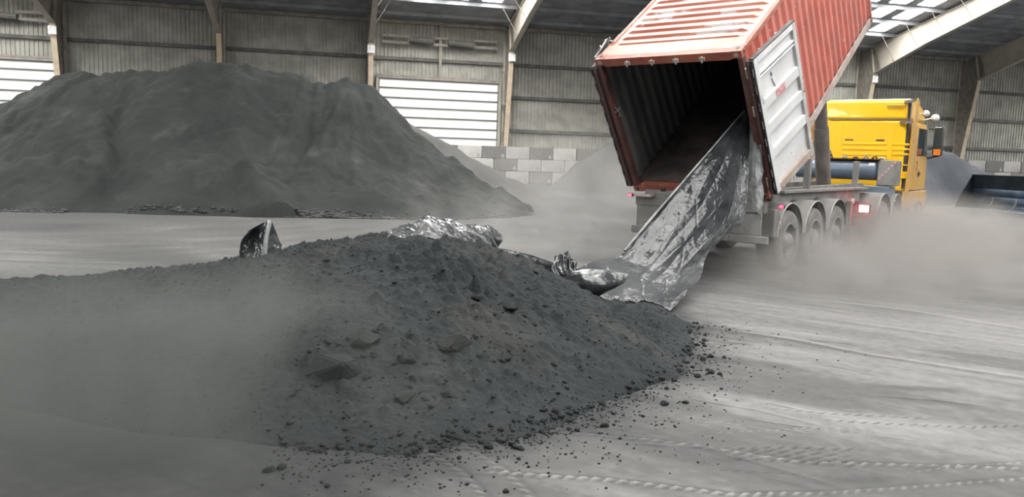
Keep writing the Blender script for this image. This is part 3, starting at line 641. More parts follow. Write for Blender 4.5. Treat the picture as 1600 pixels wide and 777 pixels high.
def crumbs(name, pts, m, label):
    bm = bmesh.new(); bmesh.ops.create_icosphere(bm, subdivisions=1, radius=1); base = np.array([v.co[:] for v in bm.verts]); fc = np.array([[v.index for v in f.verts] for f in bm.faces]); bm.free()
    nb = len(base); V = np.zeros((len(pts) * nb, 3)); Fs = np.zeros((len(pts) * len(fc), 3), int)
    for k, (x, y, z, s) in enumerate(pts):
        j = base * (1 + .35 * rng.uniform(-1, 1, (nb, 1))) * s * np.array([1.1, 1, .75]); V[k * nb:(k + 1) * nb] = j + [x, y, z]; Fs[k * len(fc):(k + 1) * len(fc)] = fc + k * nb
    o = fast_mesh(name, V, Fs, m, False); tag(o, label, 'coal crumbs', kind='stuff'); return o
pts = []
for _ in range(5200):
    x = rnd.uniform(-5.5, 1.9); y = rnd.uniform(4.3, 9.4)
    if not inside(np.array([x]), np.array([y]), HTOE)[0]: continue
    s = rnd.choice((.004, .005, .007, .009, .012)); pts.append((x, y, znear(x, y) + s * .3, s))
for _ in range(1500):
    k = rnd.randrange(len(toeline) - 1); a, b = toeline[k], toeline[k + 1]; t = rnd.random(); dd = rnd.expovariate(1 / .28) - .05
    x = a[0] + (b[0] - a[0]) * t; y = a[1] + (b[1] - a[1]) * t; ux, uy = x + 1.5, y - 7.5; ul = math.hypot(ux, uy); x += ux / ul * dd; y += uy / ul * dd
    s = rnd.choice((.004, .005, .007, .009)); pts.append((x, y, max(znear(x, y), 0) + s * .3, s))
crumbs('coal_crumbs', pts, M['lump'], 'fine coal crumbs scattered over and around the near heap')
pts = []
toe2 = BTOE[:9]
for _ in range(1500):
    k = rnd.choice((1, 2, 2, 2, 2, 2, 3, 3, 3, 3, 4, 5, 7)); a, b = toe2[k], toe2[k + 1]; t = rnd.random()
    x = a[0] + (b[0] - a[0]) * t; y = a[1] + (b[1] - a[1]) * t + rnd.expovariate(1 / .09) - .05
    if zfar(x, y) > .22: continue
    s = rnd.choice((.02, .025, .03, .04, .055)); pts.append((x, y, max(zfar(x, y), 0) + s * .2, s))
M['rubble'] = mat('grey_rubble', (.085, .087, .085), (.055, .057, .056), 3, spec=.1)
crumbs('coal_rubble', pts, M['rubble'], 'row of broken coal rubble along the foot of the huge far heap')

# ================================================================== SHIPPING CONTAINER
CL, CW, CH = 6.058, 2.438, 2.591
cont = empty('shipping_container', tuple(P0), (0, -TILT, pi / 2 - HA))
tag(cont, 'salmon red corrugated steel container tipped up with its rear doors open', 'shipping container')
def bxp(name, a, b, m, parent=None, bevel=.004, **k): return MB().box(a, b).build(name, m, parent or cont, bevel=bevel, **k)
for x in (0, CL - .178):
    for y in (0, CW - .162):
        for z in (0, CH - .118):
            mb = MB(); mb.box((x, y, z), (x + .178, y + .162, z + .118)); o = mb.build('corner_casting', M['redframe'], cont, bevel=.008)
            ho = MB()
            if z > 1: MB().lathe([(.001, 0), (.036, 0), (.036, .004), (.001, .004)], (x + .089, y + .081, z + .116), 16, 'z').build('top_hole', M['rubberseal'], o)
            if x == 0: MB().lathe([(.001, 0), (.034, 0), (.034, .004), (.001, .004)], (-.003, y + .081, z + .059), 16, 'x').build('end_hole', M['dustyrail'] if z > 1 else M['rubberseal'], o)
            yy = -.003 if y == 0 else CW - .001
            ho.lathe([(.001, 0), (.03, 0), (.03, .004), (.001, .004)], (x + .089, yy, z + .059), 16, 'y')
            ho.build('side_hole', M['rubberseal'], o)
for y in (0, CW - .07): bxp('top_side_rail', (.178, y, CH - .085), (CL - .178, y + .07, CH - .012), M['redframe'])
for y in (0, CW - .06): bxp('bottom_side_rail', (.178, y, 0), (CL - .178, y + .06, .16), M['dustyrail'])
for x in (.0, CL - .12):
    for y in (0, CW - .12): bxp('corner_post', (x, y if y == 0 or x > 1 else y + .03, .118), (x + .12, y + .075 if y == 0 and x < 1 else y + .12, CH - .118), M['redframe'] if x > 1 else M['post'])
bxp('door_header', (.0, .162, CH - .135), (.12, CW - .162, CH - .005), M['redframe'])
bxp('door_sill', (.0, .162, 0.01), (.12, CW - .162, .15), M['redframe'])
bxp('front_bottom_rail', (CL - .12, .162, 0), (CL, CW - .162, .15), M['redframe'])
bxp('front_top_rail', (CL - .1, .162, CH - .1), (CL, CW - .162, CH), M['redframe'])
bxp('rear_roof_plate', (.12, .162, CH - .02), (.178, CW - .162, CH - .004), M['redroof'])
bxp('rear_roof_plate', (.178, .05, CH - .02), (.46, CW - .05, CH - .004), M['redroof'])
def corr(x0, x1, pitch, prof):
    out = []; x = x0; n = round((x1 - x0) / pitch); p = (x1 - x0) / n
    for k in range(n):
        for a, o in prof: out.append((x + a * p, o))
        x += p
    out.append((x1, prof[0][1])); return out
pr = corr(.12, CL - .12, .278, [(0, 0), (.25, 0), (.49, .036), (.75, .036), (.99, 0)][:4])
def side_panel(y, sgn, m, name, off=0):
    A = np.zeros((len(pr), 2, 3))
    for k, (x, o) in enumerate(pr): A[k, 0] = (x, y + sgn * (o + off), .15); A[k, 1] = (x, y + sgn * (o + off), CH - .06)
    MB().grid(A).build(name, m, cont)
side_panel(.012, 1, M['red'], 'side_panel'); side_panel(.012, 1, M['inner'], 'inner_wall_face', .006)
side_panel(CW - .012, -1, M['red'], 'side_panel'); side_panel(CW - .012, -1, M['inner'], 'inner_wall_face', .006)
pr2 = corr(.46, CL - .16, .215, [(0, 0), (.07, .042), (.50, .042), (.62, 0)])
def roofp(m, name, off):
    ys = [.07, .14, .24, CW / 2, CW - .24, CW - .14, CW - .07]; A = np.zeros((len(pr2), len(ys), 3))
    for k, (x, o) in enumerate(pr2):
        for j, y in enumerate(ys):
            e = 1 if 1 < j < len(ys) - 2 else 0
            A[k, j] = (x, y, CH - .03 + off + o * e + (.0 if e else .004))
    MB().grid(A).build(name, m, cont)
roofp(M['redroof'], 'roof_panel', 0); roofp(M['inner'], 'inner_roof_face', -.007)
bxp('inner_front_wall', (CL - .1, .1, .15), (CL - .06, CW - .1, CH - .1), M['inner'])
bxp('front_wall_panel', (CL - .06, .1, .15), (CL - .03, CW - .1, CH - .1), M['red'])
bxp('container_floor', (.12, .014, .12), (CL - .12, CW - .014, .172), M['innerfloor'])
# lock-rod keepers on header
for y in (.60, 1.02, 1.42, 1.85): MB().box((-.03, y - .045, CH - .12), (0, y + .045, CH - .06)).box((-.045, y - .012, CH - .14), (0, y + .012, CH - .045)).build('lock_keeper', M['dustyrail'], cont, bevel=.006)
for y in (.60, 1.02, 1.42, 1.85): MB().box((-.03, y - .045, .05), (0, y + .045, .11)).build('lock_keeper', M['rust'], cont, bevel=.006)
for z in (2.15, 1.52, .85, .25): MB().tube([(.01, -.02, z), (.01, -.02, z + .16)], .022, 8).build('door_hinge', M['dustyrail'], cont)
# dark grain on the left inner side: tie hook
MB().tube([(-.01, CW - .10, 1.62), (.0, CW - .17, 1.66), (.02, CW - .2, 1.70)], .008, 6).tube([(-.01, CW - .13, 1.72), (.0, CW - .17, 1.64), (.02, CW - .15, 1.52)], .007, 6).build('tie_wire', M['zinc'], cont)
# small frame on the far left top rail (twisted ladder/bracket)
MB().tube([(.10, CW + .05, CH - .02), (.62, CW + .09, CH + .03)], .016, 6).tube([(.62, CW + .09, CH + .03), (.58, CW - .05, CH + .0)], .016, 6).tube([(.30, CW + .02, CH + .08), (.34, CW + .13, CH - .03)], .016, 6).tube([(.62, CW + .02, CH + .06), (.64, CW + .16, CH + .0)], .016, 6).tube([(.62, CW + .09, CH + .03), (.52, CW + .0, CH - .2)], .014, 6).build('bent_bracket', M['zinc'], cont)

def door(sgn, ang, name_lab):
    """door leaf swung 270 degrees; local x along leaf from hinge, y thickness, z up"""
    y0 = -.085 if sgn < 0 else CW + .035
    dr = empty('container_door', (.0, y0, .13)); dr.parent = cont
    dr.rotation_euler = (0, 0, -ang if sgn < 0 else ang); dr['label'] = name_lab
    w = 1.165; h = 2.31; t = .075 * sgn
    ya, yb = (t, 0) if sgn < 0 else (0, t)
    def b(nm, x0, z0, x1, z1, y0_, y1_, m, bv=.004): MB().box((x0, min(y0_, y1_), z0), (x1, max(y0_, y1_), z1)).build(nm, m, dr, bevel=bv)
    tf = t * 1.0; ti = t * .5
    b('door_stile', .0, 0, .10, h, 0, tf, M['doorwhite']); b('door_stile', w - .085, 0, w, h, 0, tf, M['doorgrey'])
    b('door_top_rail', .10, h - .09, w - .085, h, 0, tf, M['doorwhite']); b('door_bottom_rail', .10, 0, w - .085, .13, 0, tf, M['dustyrail'])
    b('door_skin', .09, .1, w - .08, h - .05, 0, ti * .6, M['doorwhite'])
    for z, hh in ((2.03, .03), (1.97, .025), (1.46, .16), (1.05, .16), (.62, .16)): b('door_rib', .10, z, w - .085, z + hh, 0, tf * .98, M['doorwhite'], .008)
    b('door_gasket', -.03, 0.0, .0, h, -tf * .55, tf * .96, M['rubberseal']); b('door_edge', -.045, 0.0, -.03, h, -tf * .3, tf * .2, M['post'])
    for zz in (.1, .34, .62, .9, 1.2, 1.5, 1.78, 2.06): b('door_edge', -.036, zz, -.03, zz + .13, tf * .72, tf * .8, M['doorgrey'], 0)
    b('door_gasket', .0, h, w, h + .02, 0, tf, M['rubberseal'])
    if sgn < 0:
        yy = tf * .98 - .0015
        b('red_label', .40, 1.475, .66, 1.60, yy, yy - .004, M['redmark'], 0)
        ym = ti * .6 - .003
        MB().prism([(.40, 1.86), (.44, 1.80), (.47, 1.84), (.43, 1.90)], lambda a, b_, d: (a, d, b_), ym, ym - .002).build('pen_mark', M['penmark'], dr)
        MB().prism([(.41, 1.79), (.44, 1.78), (.50, 1.62), (.485, 1.60), (.45, 1.66)], lambda a, b_, d: (a, d, b_), ym, ym - .002).build('pen_mark', M['penmark'], dr)
        ys = tf - .001
        for a in ((.035, 1.58, .042, 1.72), (.035, 1.58, .075, 1.588), (.068, 1.58, .075, 1.66), (.035, 1.715, .06, 1.722)): b('stencil_mark', a[0], a[1], a[2], a[3], ys, ys - .002, M['penmark'], 0)
    for xx in (.33, .80):
        MB().tube([(xx, -.03 * sgn * -1 * -1, .0), (xx, -.03 * sgn, h)], .017, 8).build('lock_rod', M['zinc'], dr)
    return dr
door(-1, R(10), 'white inner face with red label'); door(1, R(4), 'left leaf seen edge-on')

# ================================================================== TRAILER
VROT = (0, 0, pi / 2 - HA)
tr = empty('tipping_trailer', tuple(VO), VROT); tag(tr, 'dust covered three axle tipping trailer carrying the red container', 'trailer')
for w in (.62, 1.70): MB().prism([(-.05, 1.02), (7.9, 1.02), (7.9, 1.22), (7.6, 1.42), (2.0, 1.36), (-.05, 1.30)], lambda a, b, d: (a, d, b), w, w + .12).build('chassis_rail', M['chassis'], tr, bevel=.01)
for l in (.3, 1.8, 3.3, 4.8, 6.2, 7.6): MB().box((l, .74, 1.05), (l + .1, 1.70, 1.25)).build('cross_member', M['chassis'], tr, bevel=.01)
MB().box((1.5, .30, 1.30), (6.9, .62, 1.34)).build('side_walkway', M['chassis'], tr)
MB().box((1.2, .40, 1.02), (6.6, .44, 1.33)).build('side_plate', M['chassis'], tr)
MB().box((-.06, .05, 1.02), (.10, 2.38, 1.20)).build('rear_cross_beam', M['chassis'], tr, bevel=.015)
MB().box((-.10, -.04, .53), (0.0, .60, .66)).box((-.10, .6, .53), (0, 2.42, .66)).build('underrun_bumper', M['chassis'], tr, bevel=.02)
MB().box((-.03, .10, .66), (.02, 1.15, 1.02)).build('rear_panel', M['chassis'], tr, bevel=.01)
MB().box((-.03, 1.6, .62), (.02, 2.36, 1.16)).build('rear_panel', M['chassis'], tr, bevel=.01)
MB().box((-.20, 2.0, 1.17), (.12, 2.36, 1.22)).build('rear_shelf', M['dustyrail'], tr, bevel=.01)
mb = MB(); mb.lathe([(0.001, .45), (.11, .45), (.11, -.45), (0.001, -.45)], (.05, 1.75, 1.23), 20, 'y'); mb.build('pivot_tube', M['chassis'], tr, smooth=True)
mb = MB(); mb.lathe([(0.001, .45), (.11, .45), (.11, -.45), (0.001, -.45)], (.05, .70, 1.23), 20, 'y'); mb.build('pivot_tube', M['chassis'], tr, smooth=True)
for w in (.62, 1.70):
    Fd = np.array([cos(TILT), 0, sin(TILT)]); Un = np.array([-sin(TILT), 0, cos(TILT)]); a = np.array([.0, w + .06, 1.2489]) - Un * .13
    MB().beam(a + Fd * .1, a + Fd * 6.5, .12, .24, up=Un).build('tipping_frame_beam', M['chassis'], tr, bevel=.01)
a = np.array([.0, 0, 1.2489]) - Un * .13 + Fd * 6.35
MB().beam(a + [0, .6, 0], a + [0, 1.86, 0], .2, .26, up=Un).build('tipping_frame_head', M['chassis'], tr, bevel=.01)
b0 = np.array([6.72, 1.22, 1.05]); b1 = np.array([5.25, 1.22, 4.86])
mid = lambda t: b0 + (b1 - b0) * t
mb = MB(); mb.tube([mid(0), mid(.42)], .165, 24); mb.tube([mid(.42), mid(.68)], .14, 24); mb.tube([mid(.68), mid(1)], .12, 24); mb.build('hydraulic_ram', M['ram'], tr, smooth=True)
for (x_, y_, l_) in ((1331, 300, 7.2), (1256, 300, 4.1)):
    q = onside(x_, y_, .55); MB().box((q[0] - .05, .45, 1.3), (q[0] + .06, .56, 1.3 + .62)).build('side_stake', M['chassis'], tr, bevel=.008)
def lamp(root, name, l, w, z, m, r=.035, dl=.03, big=False):
    hb = MB().box((l - dl, w - r * 1.8, z - r * 1.3), (l + .02, w + r * 1.8, z + r * 1.3)).build(name, M['black'], root, bevel=.006)
    s = MB(); s.box((l - dl - .012, w - r * 1.3, z - r), (l - dl, w + r * 1.3, z + r)); s.build('lamp_lens', m, hb, bevel=.004); return hb
lamp(tr, 'marker_lamp', -.22, 2.38, 1.19, M['lampred'], .022)
q = onside(1222, 323, -.06); lamp(tr, 'marker_lamp', q[0], -.06, q[2], M['lampred'], .026)
# wheels
def make_wheel(root, l, w, sgn, r=.52):
    wr = empty('wheel', (l, w, r)); wr.parent = root
    s = sgn   # outer side direction along y: -1 for right
    t = .385
    prof = [(r * .56, 0), (r * .62, .0), (r * .80, -.012), (r * .93, 0), (r * .985, .03), (r, .06), (r, t - .06), (r * .985, t - .03), (r * .93, t), (r * .62, t), (r * .56, t - .02)]
    prof = [(a, -s * b) for a, b in prof]
    MB().lathe(prof, (0, 0, 0), 48, 'y').build('tyre', M['tyre'], wr, smooth=True)
    mb = MB(); mb.lathe([(a, -s * b) for a, b in ((r * .57, -.01), (r * .60, .0), (r * .565, .02), (r * .53, .10), (r * .40, .14), (r * .30, .11), (r * .26, .03), (r * .24, -.01), (r * .12, -.05), (.001, -.05))], (0, 0, 0), 36, 'y'); mb.build('rim', M['rim'], wr, smooth=True)
    mb = MB()
    for k in range(10):
        th = 2 * pi * k / 10; c = (cos(th) * r * .33, s * -.07 , sin(th) * r * .33); mb.tube([(c[0], -s * .12, c[2]), (c[0], -s * .055, c[2])], .019, 6)
    mb.build('wheel_nuts', M['rim'], wr)
    mb = MB()
    for k in range(10):
        th = 2 * pi * (k + .5) / 10; mb.tube([(cos(th) * r * .46, -s * .135, sin(th) * r * .46), (cos(th) * r * .46, -s * .105, sin(th) * r * .46)], .033, 8)
    mb.build('hand_holes', M['rubberseal'], wr)
    return wr
def fender(root, l, r=.62, w0=-.03, w1=.46, a0=8, a1=172, z=.55, flat=False):
    mb = MB(); n = 26; A = np.zeros((n, 2, 3)); E = []
    for k in range(n):
        th = R(a0 + (a1 - a0) * k / (n - 1)); x = l - r * cos(th); zz = z + r * sin(th)
        A[k, 0] = (x, w0, zz); A[k, 1] = (x, w1, zz); E.append((x, w0, zz - .005))
    f = mb.grid(A).build('fender', M['fender'], root, smooth=True, solid=.008)
    MB().tube(E, .011, 6).build('fender_edge', M['fenderedge'], f)
    B_ = np.zeros((n, 2, 3))
    for k in range(n):
        B_[k, 0] = A[k, 1]; B_[k, 1] = (A[k, 1, 0] * .0 + l - (r - .16) * cos(R(a0 + (a1 - a0) * k / (n - 1))), w1, z + (r - .16) * sin(R(a0 + (a1 - a0) * k / (n - 1))))
    MB().grid(B_).build('inner_skirt', M['fender'], f)
    return f
for l in (.97, 2.28, 3.59):
    make_wheel(tr, l, -.02, -1); make_wheel(tr, l, 2.46, 1)
    fender(tr, l); fender(tr, l, w0=1.98, w1=2.47)
    MB().tube([(l, .1, .52), (l, 2.3, .52)], .065, 10).build('axle', M['chassis'], tr)
    MB().box((l - .12, .5, .6), (l + .12, .7, 1.02)).box((l - .12, 1.74, .6), (l + .12, 1.94, 1.02)).build('suspension_bracket', M['chassis'], tr)
# fill plates between the arches
for l in (.97, 2.28, 3.59): pass
MB().box((.22, -.02, .62), (.36, .44, 1.08)).build('mud_flap', M['fender'], tr, bevel=.02)
cb = [(.33, -.06, 1.03), (.31, -.075, .98), (.36, -.07, .9), (.33, -.08, .86), (.40, -.07, .84), (.37, -.075, .78)]
MB().tube(cb, .008, 6).build('dangling_cable', M['fenderedge'], tr)
for w in (.30, 2.0): MB().box((5.6, w, .1), (5.72, w + .1, 1.05)).box((5.5, w - .1, .09), (5.82, w + .2, .13)).build('landing_leg', M['chassis'], tr)

# ================================================================== TRACTOR UNIT
tk = empty('tractor_unit', tuple(VO), VROT); tag(tk, 'yellow high roof tractor cab in front of the trailer', 'truck')
LB0 = 8.96
side_prof = [(LB0, 1.12), (LB0, 2.98), (LB0 + .10, 3.02), (LB0 + .03, 3.46), (LB0 + .3, 3.60), (10.35, 3.62), (10.9, 3.42), (11.12, 2.9), (11.28, 2.0), (11.30, 1.0), (11.25, .75), (10.95, .72), (10.85, 1.05), (10.5, 1.22), (10.1, 1.22), (9.8, 1.12)]
low = [p for p in side_prof]
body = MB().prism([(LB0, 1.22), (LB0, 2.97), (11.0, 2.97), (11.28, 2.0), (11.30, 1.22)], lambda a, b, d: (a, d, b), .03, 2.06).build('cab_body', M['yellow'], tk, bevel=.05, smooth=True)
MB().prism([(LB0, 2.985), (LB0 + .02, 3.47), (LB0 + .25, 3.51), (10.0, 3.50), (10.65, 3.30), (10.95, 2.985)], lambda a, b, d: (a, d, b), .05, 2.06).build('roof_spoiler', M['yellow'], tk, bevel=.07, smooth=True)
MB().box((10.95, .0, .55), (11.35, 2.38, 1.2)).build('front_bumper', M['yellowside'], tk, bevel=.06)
MB().box((LB0 - .01, .02, 1.3), (LB0 + .1, .075, 3.44)).build('corner_gap_shade', M['black'], tk)  # solid black strip painting the shade between rear wall and fairing
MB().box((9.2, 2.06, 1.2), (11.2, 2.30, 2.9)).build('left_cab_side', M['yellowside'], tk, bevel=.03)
# pressed ribs on the rear wall, taken on the rear wall plane
def backrect(nm, x0, y0, x1, y1, m, dep=.012, bv=.004):
    a = onback(x0, y0, LB0); b = onback(x1, y1, LB0); zt = max(a[2], b[2]); zb = min(a[2], b[2]); zt = (a[2] + onback(x1, y0, LB0)[2]) / 2; zb = (b[2] + onback(x0, y1, LB0)[2]) / 2
    return MB().box((LB0 - dep, min(a[1], b[1]), zb), (LB0 + .01, max(a[1], b[1]), zt)).build(nm, m, tk, bevel=bv)
for yy in (223, 231, 239.5): backrect('pressed_rib', 1316, yy, 1386, yy + 3.4, M['yellow'], .016, .007)
for yy in (224, 231.5, 239.5): backrect('pressed_rib', 1394, yy, 1421, yy + 3.4, M['yellow'], .016, .007)
backrect('pressed_rib', 1402, 257, 1420, 259, M['yellow'], .014)
backrect('recess_slot', 1320, 217.5, 1333, 219.5, M['black'], .008); backrect('recess_slot', 1369, 218, 1382, 220.5, M['black'], .008)
backrect('panel_frame', 1313, 192, 1315, 220, M['yellow'], .01); backrect('panel_frame', 1390.5, 192, 1392, 250, M['yellow'], .012)
backrect('roof_seam', 1297, 186.3, 1424, 187.6, M['ram'], .012, 0)
backrect('lower_sill', 1395, 268, 1418, 279, M['yellow'], .03)
# side fairings behind the cab
def fairing(sgn):
    w = -.06 if sgn < 0 else 2.30
    o = sgn * .10
    V = [(8.66, w + o * .3, 1.22), (9.0, w, 1.22), (9.02, w, 3.44), (8.80, w + o, 3.52)]
    mb = MB(); pts = [(8.70, 1.20), (9.04, 1.20), (9.10, 3.44), (8.98, 3.50), (8.86, 3.48), (8.78, 3.0)]
    mb.prism(pts, lambda a, b, d: (a, d + sgn * .05 * (b - 1.2) / 2.3, b), w, w + .03 * sgn); return mb.build('side_fairing', M['yellowside'], tk, bevel=.012)
fairing(-1); fairing(1)
MB().beam((8.84, -.08, 3.44), (8.94, .16, 3.40), .04, .07).build('fairing_stay', M['ram'], tk)
MB().beam((8.78, -.10, 2.92), (8.93, .22, 2.92), .05, .06).build('fairing_stay', M['ram'], tk)
MB().box((8.90, .14, 3.30), (8.94, .55, 3.325)).box((8.90, 2.05, 3.30), (8.94, 2.34, 3.325)).build('rain_strip', M['ram'], tk)
# side of cab: door, window, wheel arch skirt
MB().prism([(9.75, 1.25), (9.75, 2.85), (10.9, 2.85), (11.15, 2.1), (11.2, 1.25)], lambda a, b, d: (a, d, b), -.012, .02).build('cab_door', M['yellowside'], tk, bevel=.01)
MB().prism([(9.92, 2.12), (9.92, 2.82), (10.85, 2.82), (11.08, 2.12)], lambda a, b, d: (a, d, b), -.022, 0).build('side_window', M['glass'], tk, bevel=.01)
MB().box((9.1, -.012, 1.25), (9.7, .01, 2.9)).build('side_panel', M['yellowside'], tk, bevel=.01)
MB().box((10.2, -.045, 1.62), (10.38, -.012, 1.70)).box((10.22, -.02, 1.58), (10.36, -.01, 1.74)).build('door_handle', M['black'], tk, bevel=.01)
mb = MB(); th = [R(a) for a in range(0, 181, 15)]
skirt = [(8.72, .62), (8.72, 1.22), (11.3, 1.22), (11.3, .55), (11.02, .55)] + [(10.42 + .6 * cos(t), .60 + .42 * sin(t)) for t in th] + [(9.6, .62)]
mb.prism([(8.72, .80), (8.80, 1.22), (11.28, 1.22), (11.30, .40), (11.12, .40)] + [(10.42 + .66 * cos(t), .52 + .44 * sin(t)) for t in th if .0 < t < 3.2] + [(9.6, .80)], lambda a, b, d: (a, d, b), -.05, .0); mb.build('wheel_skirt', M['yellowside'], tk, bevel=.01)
def text(s, loc, size, m, parent, rot):
    cu = bpy.data.curves.new('letter', 'FONT'); cu.body = s; cu.size = size; cu.extrude = .002; cu.align_x = 'CENTER'; o = bpy.data.objects.new('side_marking', cu); C.objects.link(o); cu.materials.append(m); 
    bpy.context.view_layer.update(); me = bpy.data.meshes.new_from_object(o.evaluated_get(bpy.context.evaluated_depsgraph_get())); bpy.data.objects.remove(o)
    o = bpy.data.objects.new('side_marking', me); C.objects.link(o); o.parent = parent; o.location = loc; o.rotation_euler = rot; return o
text('2', (10.02, -.016, 1.76), .34, M['black'], tk, (pi / 2, 0, 0))
# mirror, lights on roof
q = onside(1465, 222, -.35)
ml, mz = 11.15, 2.52
MB().box((ml - .06, -.36, mz - .38), (ml + .12, -.12, mz + .42)).build('mirror_housing', M['black'], tk, bevel=.06, smooth=True)
MB().box((ml - .075, -.33, mz - .15), (ml - .055, -.15, mz + .38)).build('mirror_glass', M['glass'], tk, bevel=.01)
MB().box((ml - .085, -.33, mz - .36), (ml - .055, -.16, mz - .20)).build('mirror_indicator', M['orange'], tk, bevel=.01)
MB().tube([(ml + .05, 0.02, mz + .35), (ml + .05, -.3, mz + .32)], .025, 8).build('mirror_arm', M['black'], tk)
MB().tube([(ml + .05, 0.02, mz - .45), (ml + .05, -.3, mz - .36)], .025, 8).build('mirror_arm', M['black'], tk)
for (l, w, z, r) in ((10.15, -.09, 3.20, .085), (10.75, -.20, 3.12, .10)):
    mb = MB(); mb.lathe([(.001, -.16), (r * .5, -.15), (r * .9, -.08), (r, 0), (r * .9, .03), (.001, .03)], (l, w, z), 20, 'x'); mb.tube([(l - .02, w + .02, z), (l - .02, w + .28, z - .05)], .02, 6); mb.build('round_mirror', M['sign'], tk, smooth=True)
# tanks, boxes behind the cab
mb = MB(); mb.lathe([(.001, -.0), (.19, 0), (.245, .03), (.245, 1.92), (.19, 1.95), (.001, 1.95)], (7.95, .38, 1.73), 28, 'y'); mb.build('hydraulic_tank', M['tank'], tk, smooth=True)
MB().box((7.75, -.05, 1.37), (8.25, .36, 1.97)).build('control_box', M['chassis'], tk, bevel=.02)
for k in range(6):
    a = k * .075; MB().prism([(.30 - a * .0, 0), (0, 0)][:0] or [(.33 - k * .062, 1.52 + k * .075), (.28 - k * .062, 1.52 + k * .075), (.26 - k * .062, 1.57 + k * .075), (.31 - k * .062, 1.57 + k * .075)], lambda p, q_, d: (d, p, q_), 7.74, 7.75).build('warning_stripe', M['redmark'] if k % 2 == 0 else M['redmark'], tk)
MB().box((7.73, .43, 1.62), (7.75, .56, 1.90)).build('white_label', M['white'], tk)
MB().box((7.73, .38, 1.18), (7.75, .42, 1.33)).build('white_label', M['white'], tk)
MB().tube([(7.80, .05, 1.36), (7.80, .70, 1.34)], .02, 6).build('grab_rail', M['fenderedge'], tk)
MB().box((7.72, .05, 1.0), (8.3, 1.1, 1.35)).build('battery_box', M['tank'], tk, bevel=.02)
MB().box((7.70, .30, 1.98), (8.3, 1.75, 2.0)).build('deck_plate', M['rust'], tk)
for k, w in enumerate((.25, .42, .62, .85, 1.1, 1.45)):
    MB().tube([(7.9, w, 1.97), (7.85, w + .03, 2.03 + .03 * (k % 3)), (7.9, w + .10, 2.02), (7.95, w + .14, 1.97)], .022, 8).build('hydraulic_fitting', M['rust'] if k % 2 else M['zinc'], tk, smooth=True)
hs = [(8.0, 1.55, 1.96), (8.1, 1.58, 2.16), (8.15, 1.70, 2.24), (8.2, 1.86, 2.18), (8.25, 1.92, 2.0)]
MB().tube(hs, .022, 8).build('coiled_hose', M['black'], tk, smooth=True)
for w in (.74, 1.56): MB().box((5.95, w, .78), (11.0, w + .10, 1.0)).build('tractor_chassis_rail', M['chassis'], tk, bevel=.01)
MB().box((6.6, .55, 1.0), (7.6, 1.85, 1.08)).build('fifth_wheel', M['rust'], tk, bevel=.02)
for l in (7.05,): 
    make_wheel(tk, l, -.02, -1); make_wheel(tk, l, 2.46, 1); fender(tk, l, .66, -.03, .55, 5, 175, .56); fender(tk, l, .66, 1.9, 2.47, 5, 175, .56)
    MB().tube([(l, .1, .52), (l, 2.3, .52)], .09, 10).build('drive_axle', M['chassis'], tk)
make_wheel(tk, 10.42, -.01, -1); make_wheel(tk, 10.42, 2.45, 1); fender(tk, 8.25, .52, -.03, .5, 5, 175, .66)
MB().tube([(10.42, .1, .52), (10.42, 2.3, .52)], .07, 10).build('front_axle', M['chassis'], tk)
mb = MB(); mb.lathe([(.001, 0), (.30, 0), (.33, .04), (.33, .62), (.30, .66), (.001, .66)], (9.25, .18, .78), 20, 'y'); MB().lathe([(.001, 0), (.27, 0), (.31, .03), (.31, 1.15), (.27, 1.2), (.001, 1.2)], (8.15, .32, .62), 24, 'x').build('fuel_tank', M['rim'], tk, smooth=True)
MB().box((8.62, .1, .98), (8.68, .34, 1.10)).build('white_plate', M['white'], tk, bevel=.008)
MB().box((5.95, .34, 1.00), (5.98, .60, 1.10)).build('white_plate', M['sign'], tk)
q = onside(1352, 327, .30)
lamp(tk, 'tail_lamp', 6.05, .14, .89, M['lamptail'], .075); 

# ================================================================== PLASTIC LINER
def cr_interp(P_, t):     # Catmull-Rom along axis 0 of control array
    n = len(P_); t = np.clip(t, 0, n - 1 - 1e-6); i = np.floor(t).astype(int); f = (t - i)[:, None, None]
    p0 = P_[np.maximum(i - 1, 0)]; p1 = P_[i]; p2 = P_[i + 1]; p3 = P_[np.minimum(i + 2, n - 1)]
    return .5 * ((2 * p1) + (-p0 + p2) * f + (2 * p0 - 5 * p1 + 4 * p2 - p3) * f ** 2 + (-p0 + 3 * p1 - 3 * p2 + p3) * f ** 3)
def tri(x): return 2 * np.abs(2 * (x - np.floor(x + .5))) - 1
def crumple(U_, V_, seed, n=7, f0=1.2):
    r = np.random.default_rng(seed); s = 0
    for k in range(n):
        a = r.uniform(0, pi); f = f0 * (1.45 ** k); ph = r.uniform(0, 1); w = .35 * fbm(U_ * f * .6, V_ * f * .6, 2, seed + k)
        s = s + (.62 ** k) * tri((U_ * cos(a) + V_ * sin(a)) * f + ph + w)
    return s
def creases(U_, V_, seed, n=6, f0=1.5, p=9):
    r = np.random.default_rng(seed); s = 0
    for k in range(n):
        a = r.uniform(0, pi); f = f0 * (1.3 ** k); w = .5 * fbm(U_ * f * .5, V_ * f * .5, 2, seed + k)
        q = np.abs(tri((U_ * cos(a) + V_ * sin(a)) * f + r.uniform(0, 1) + w)); m = sstep(-.1, .5, fbm(U_ * 1.1, V_ * 1.1, 2, seed + 31 * k))
        s = s + (.8 ** k) * q ** p * m * r.choice((-1, 1))
    return s
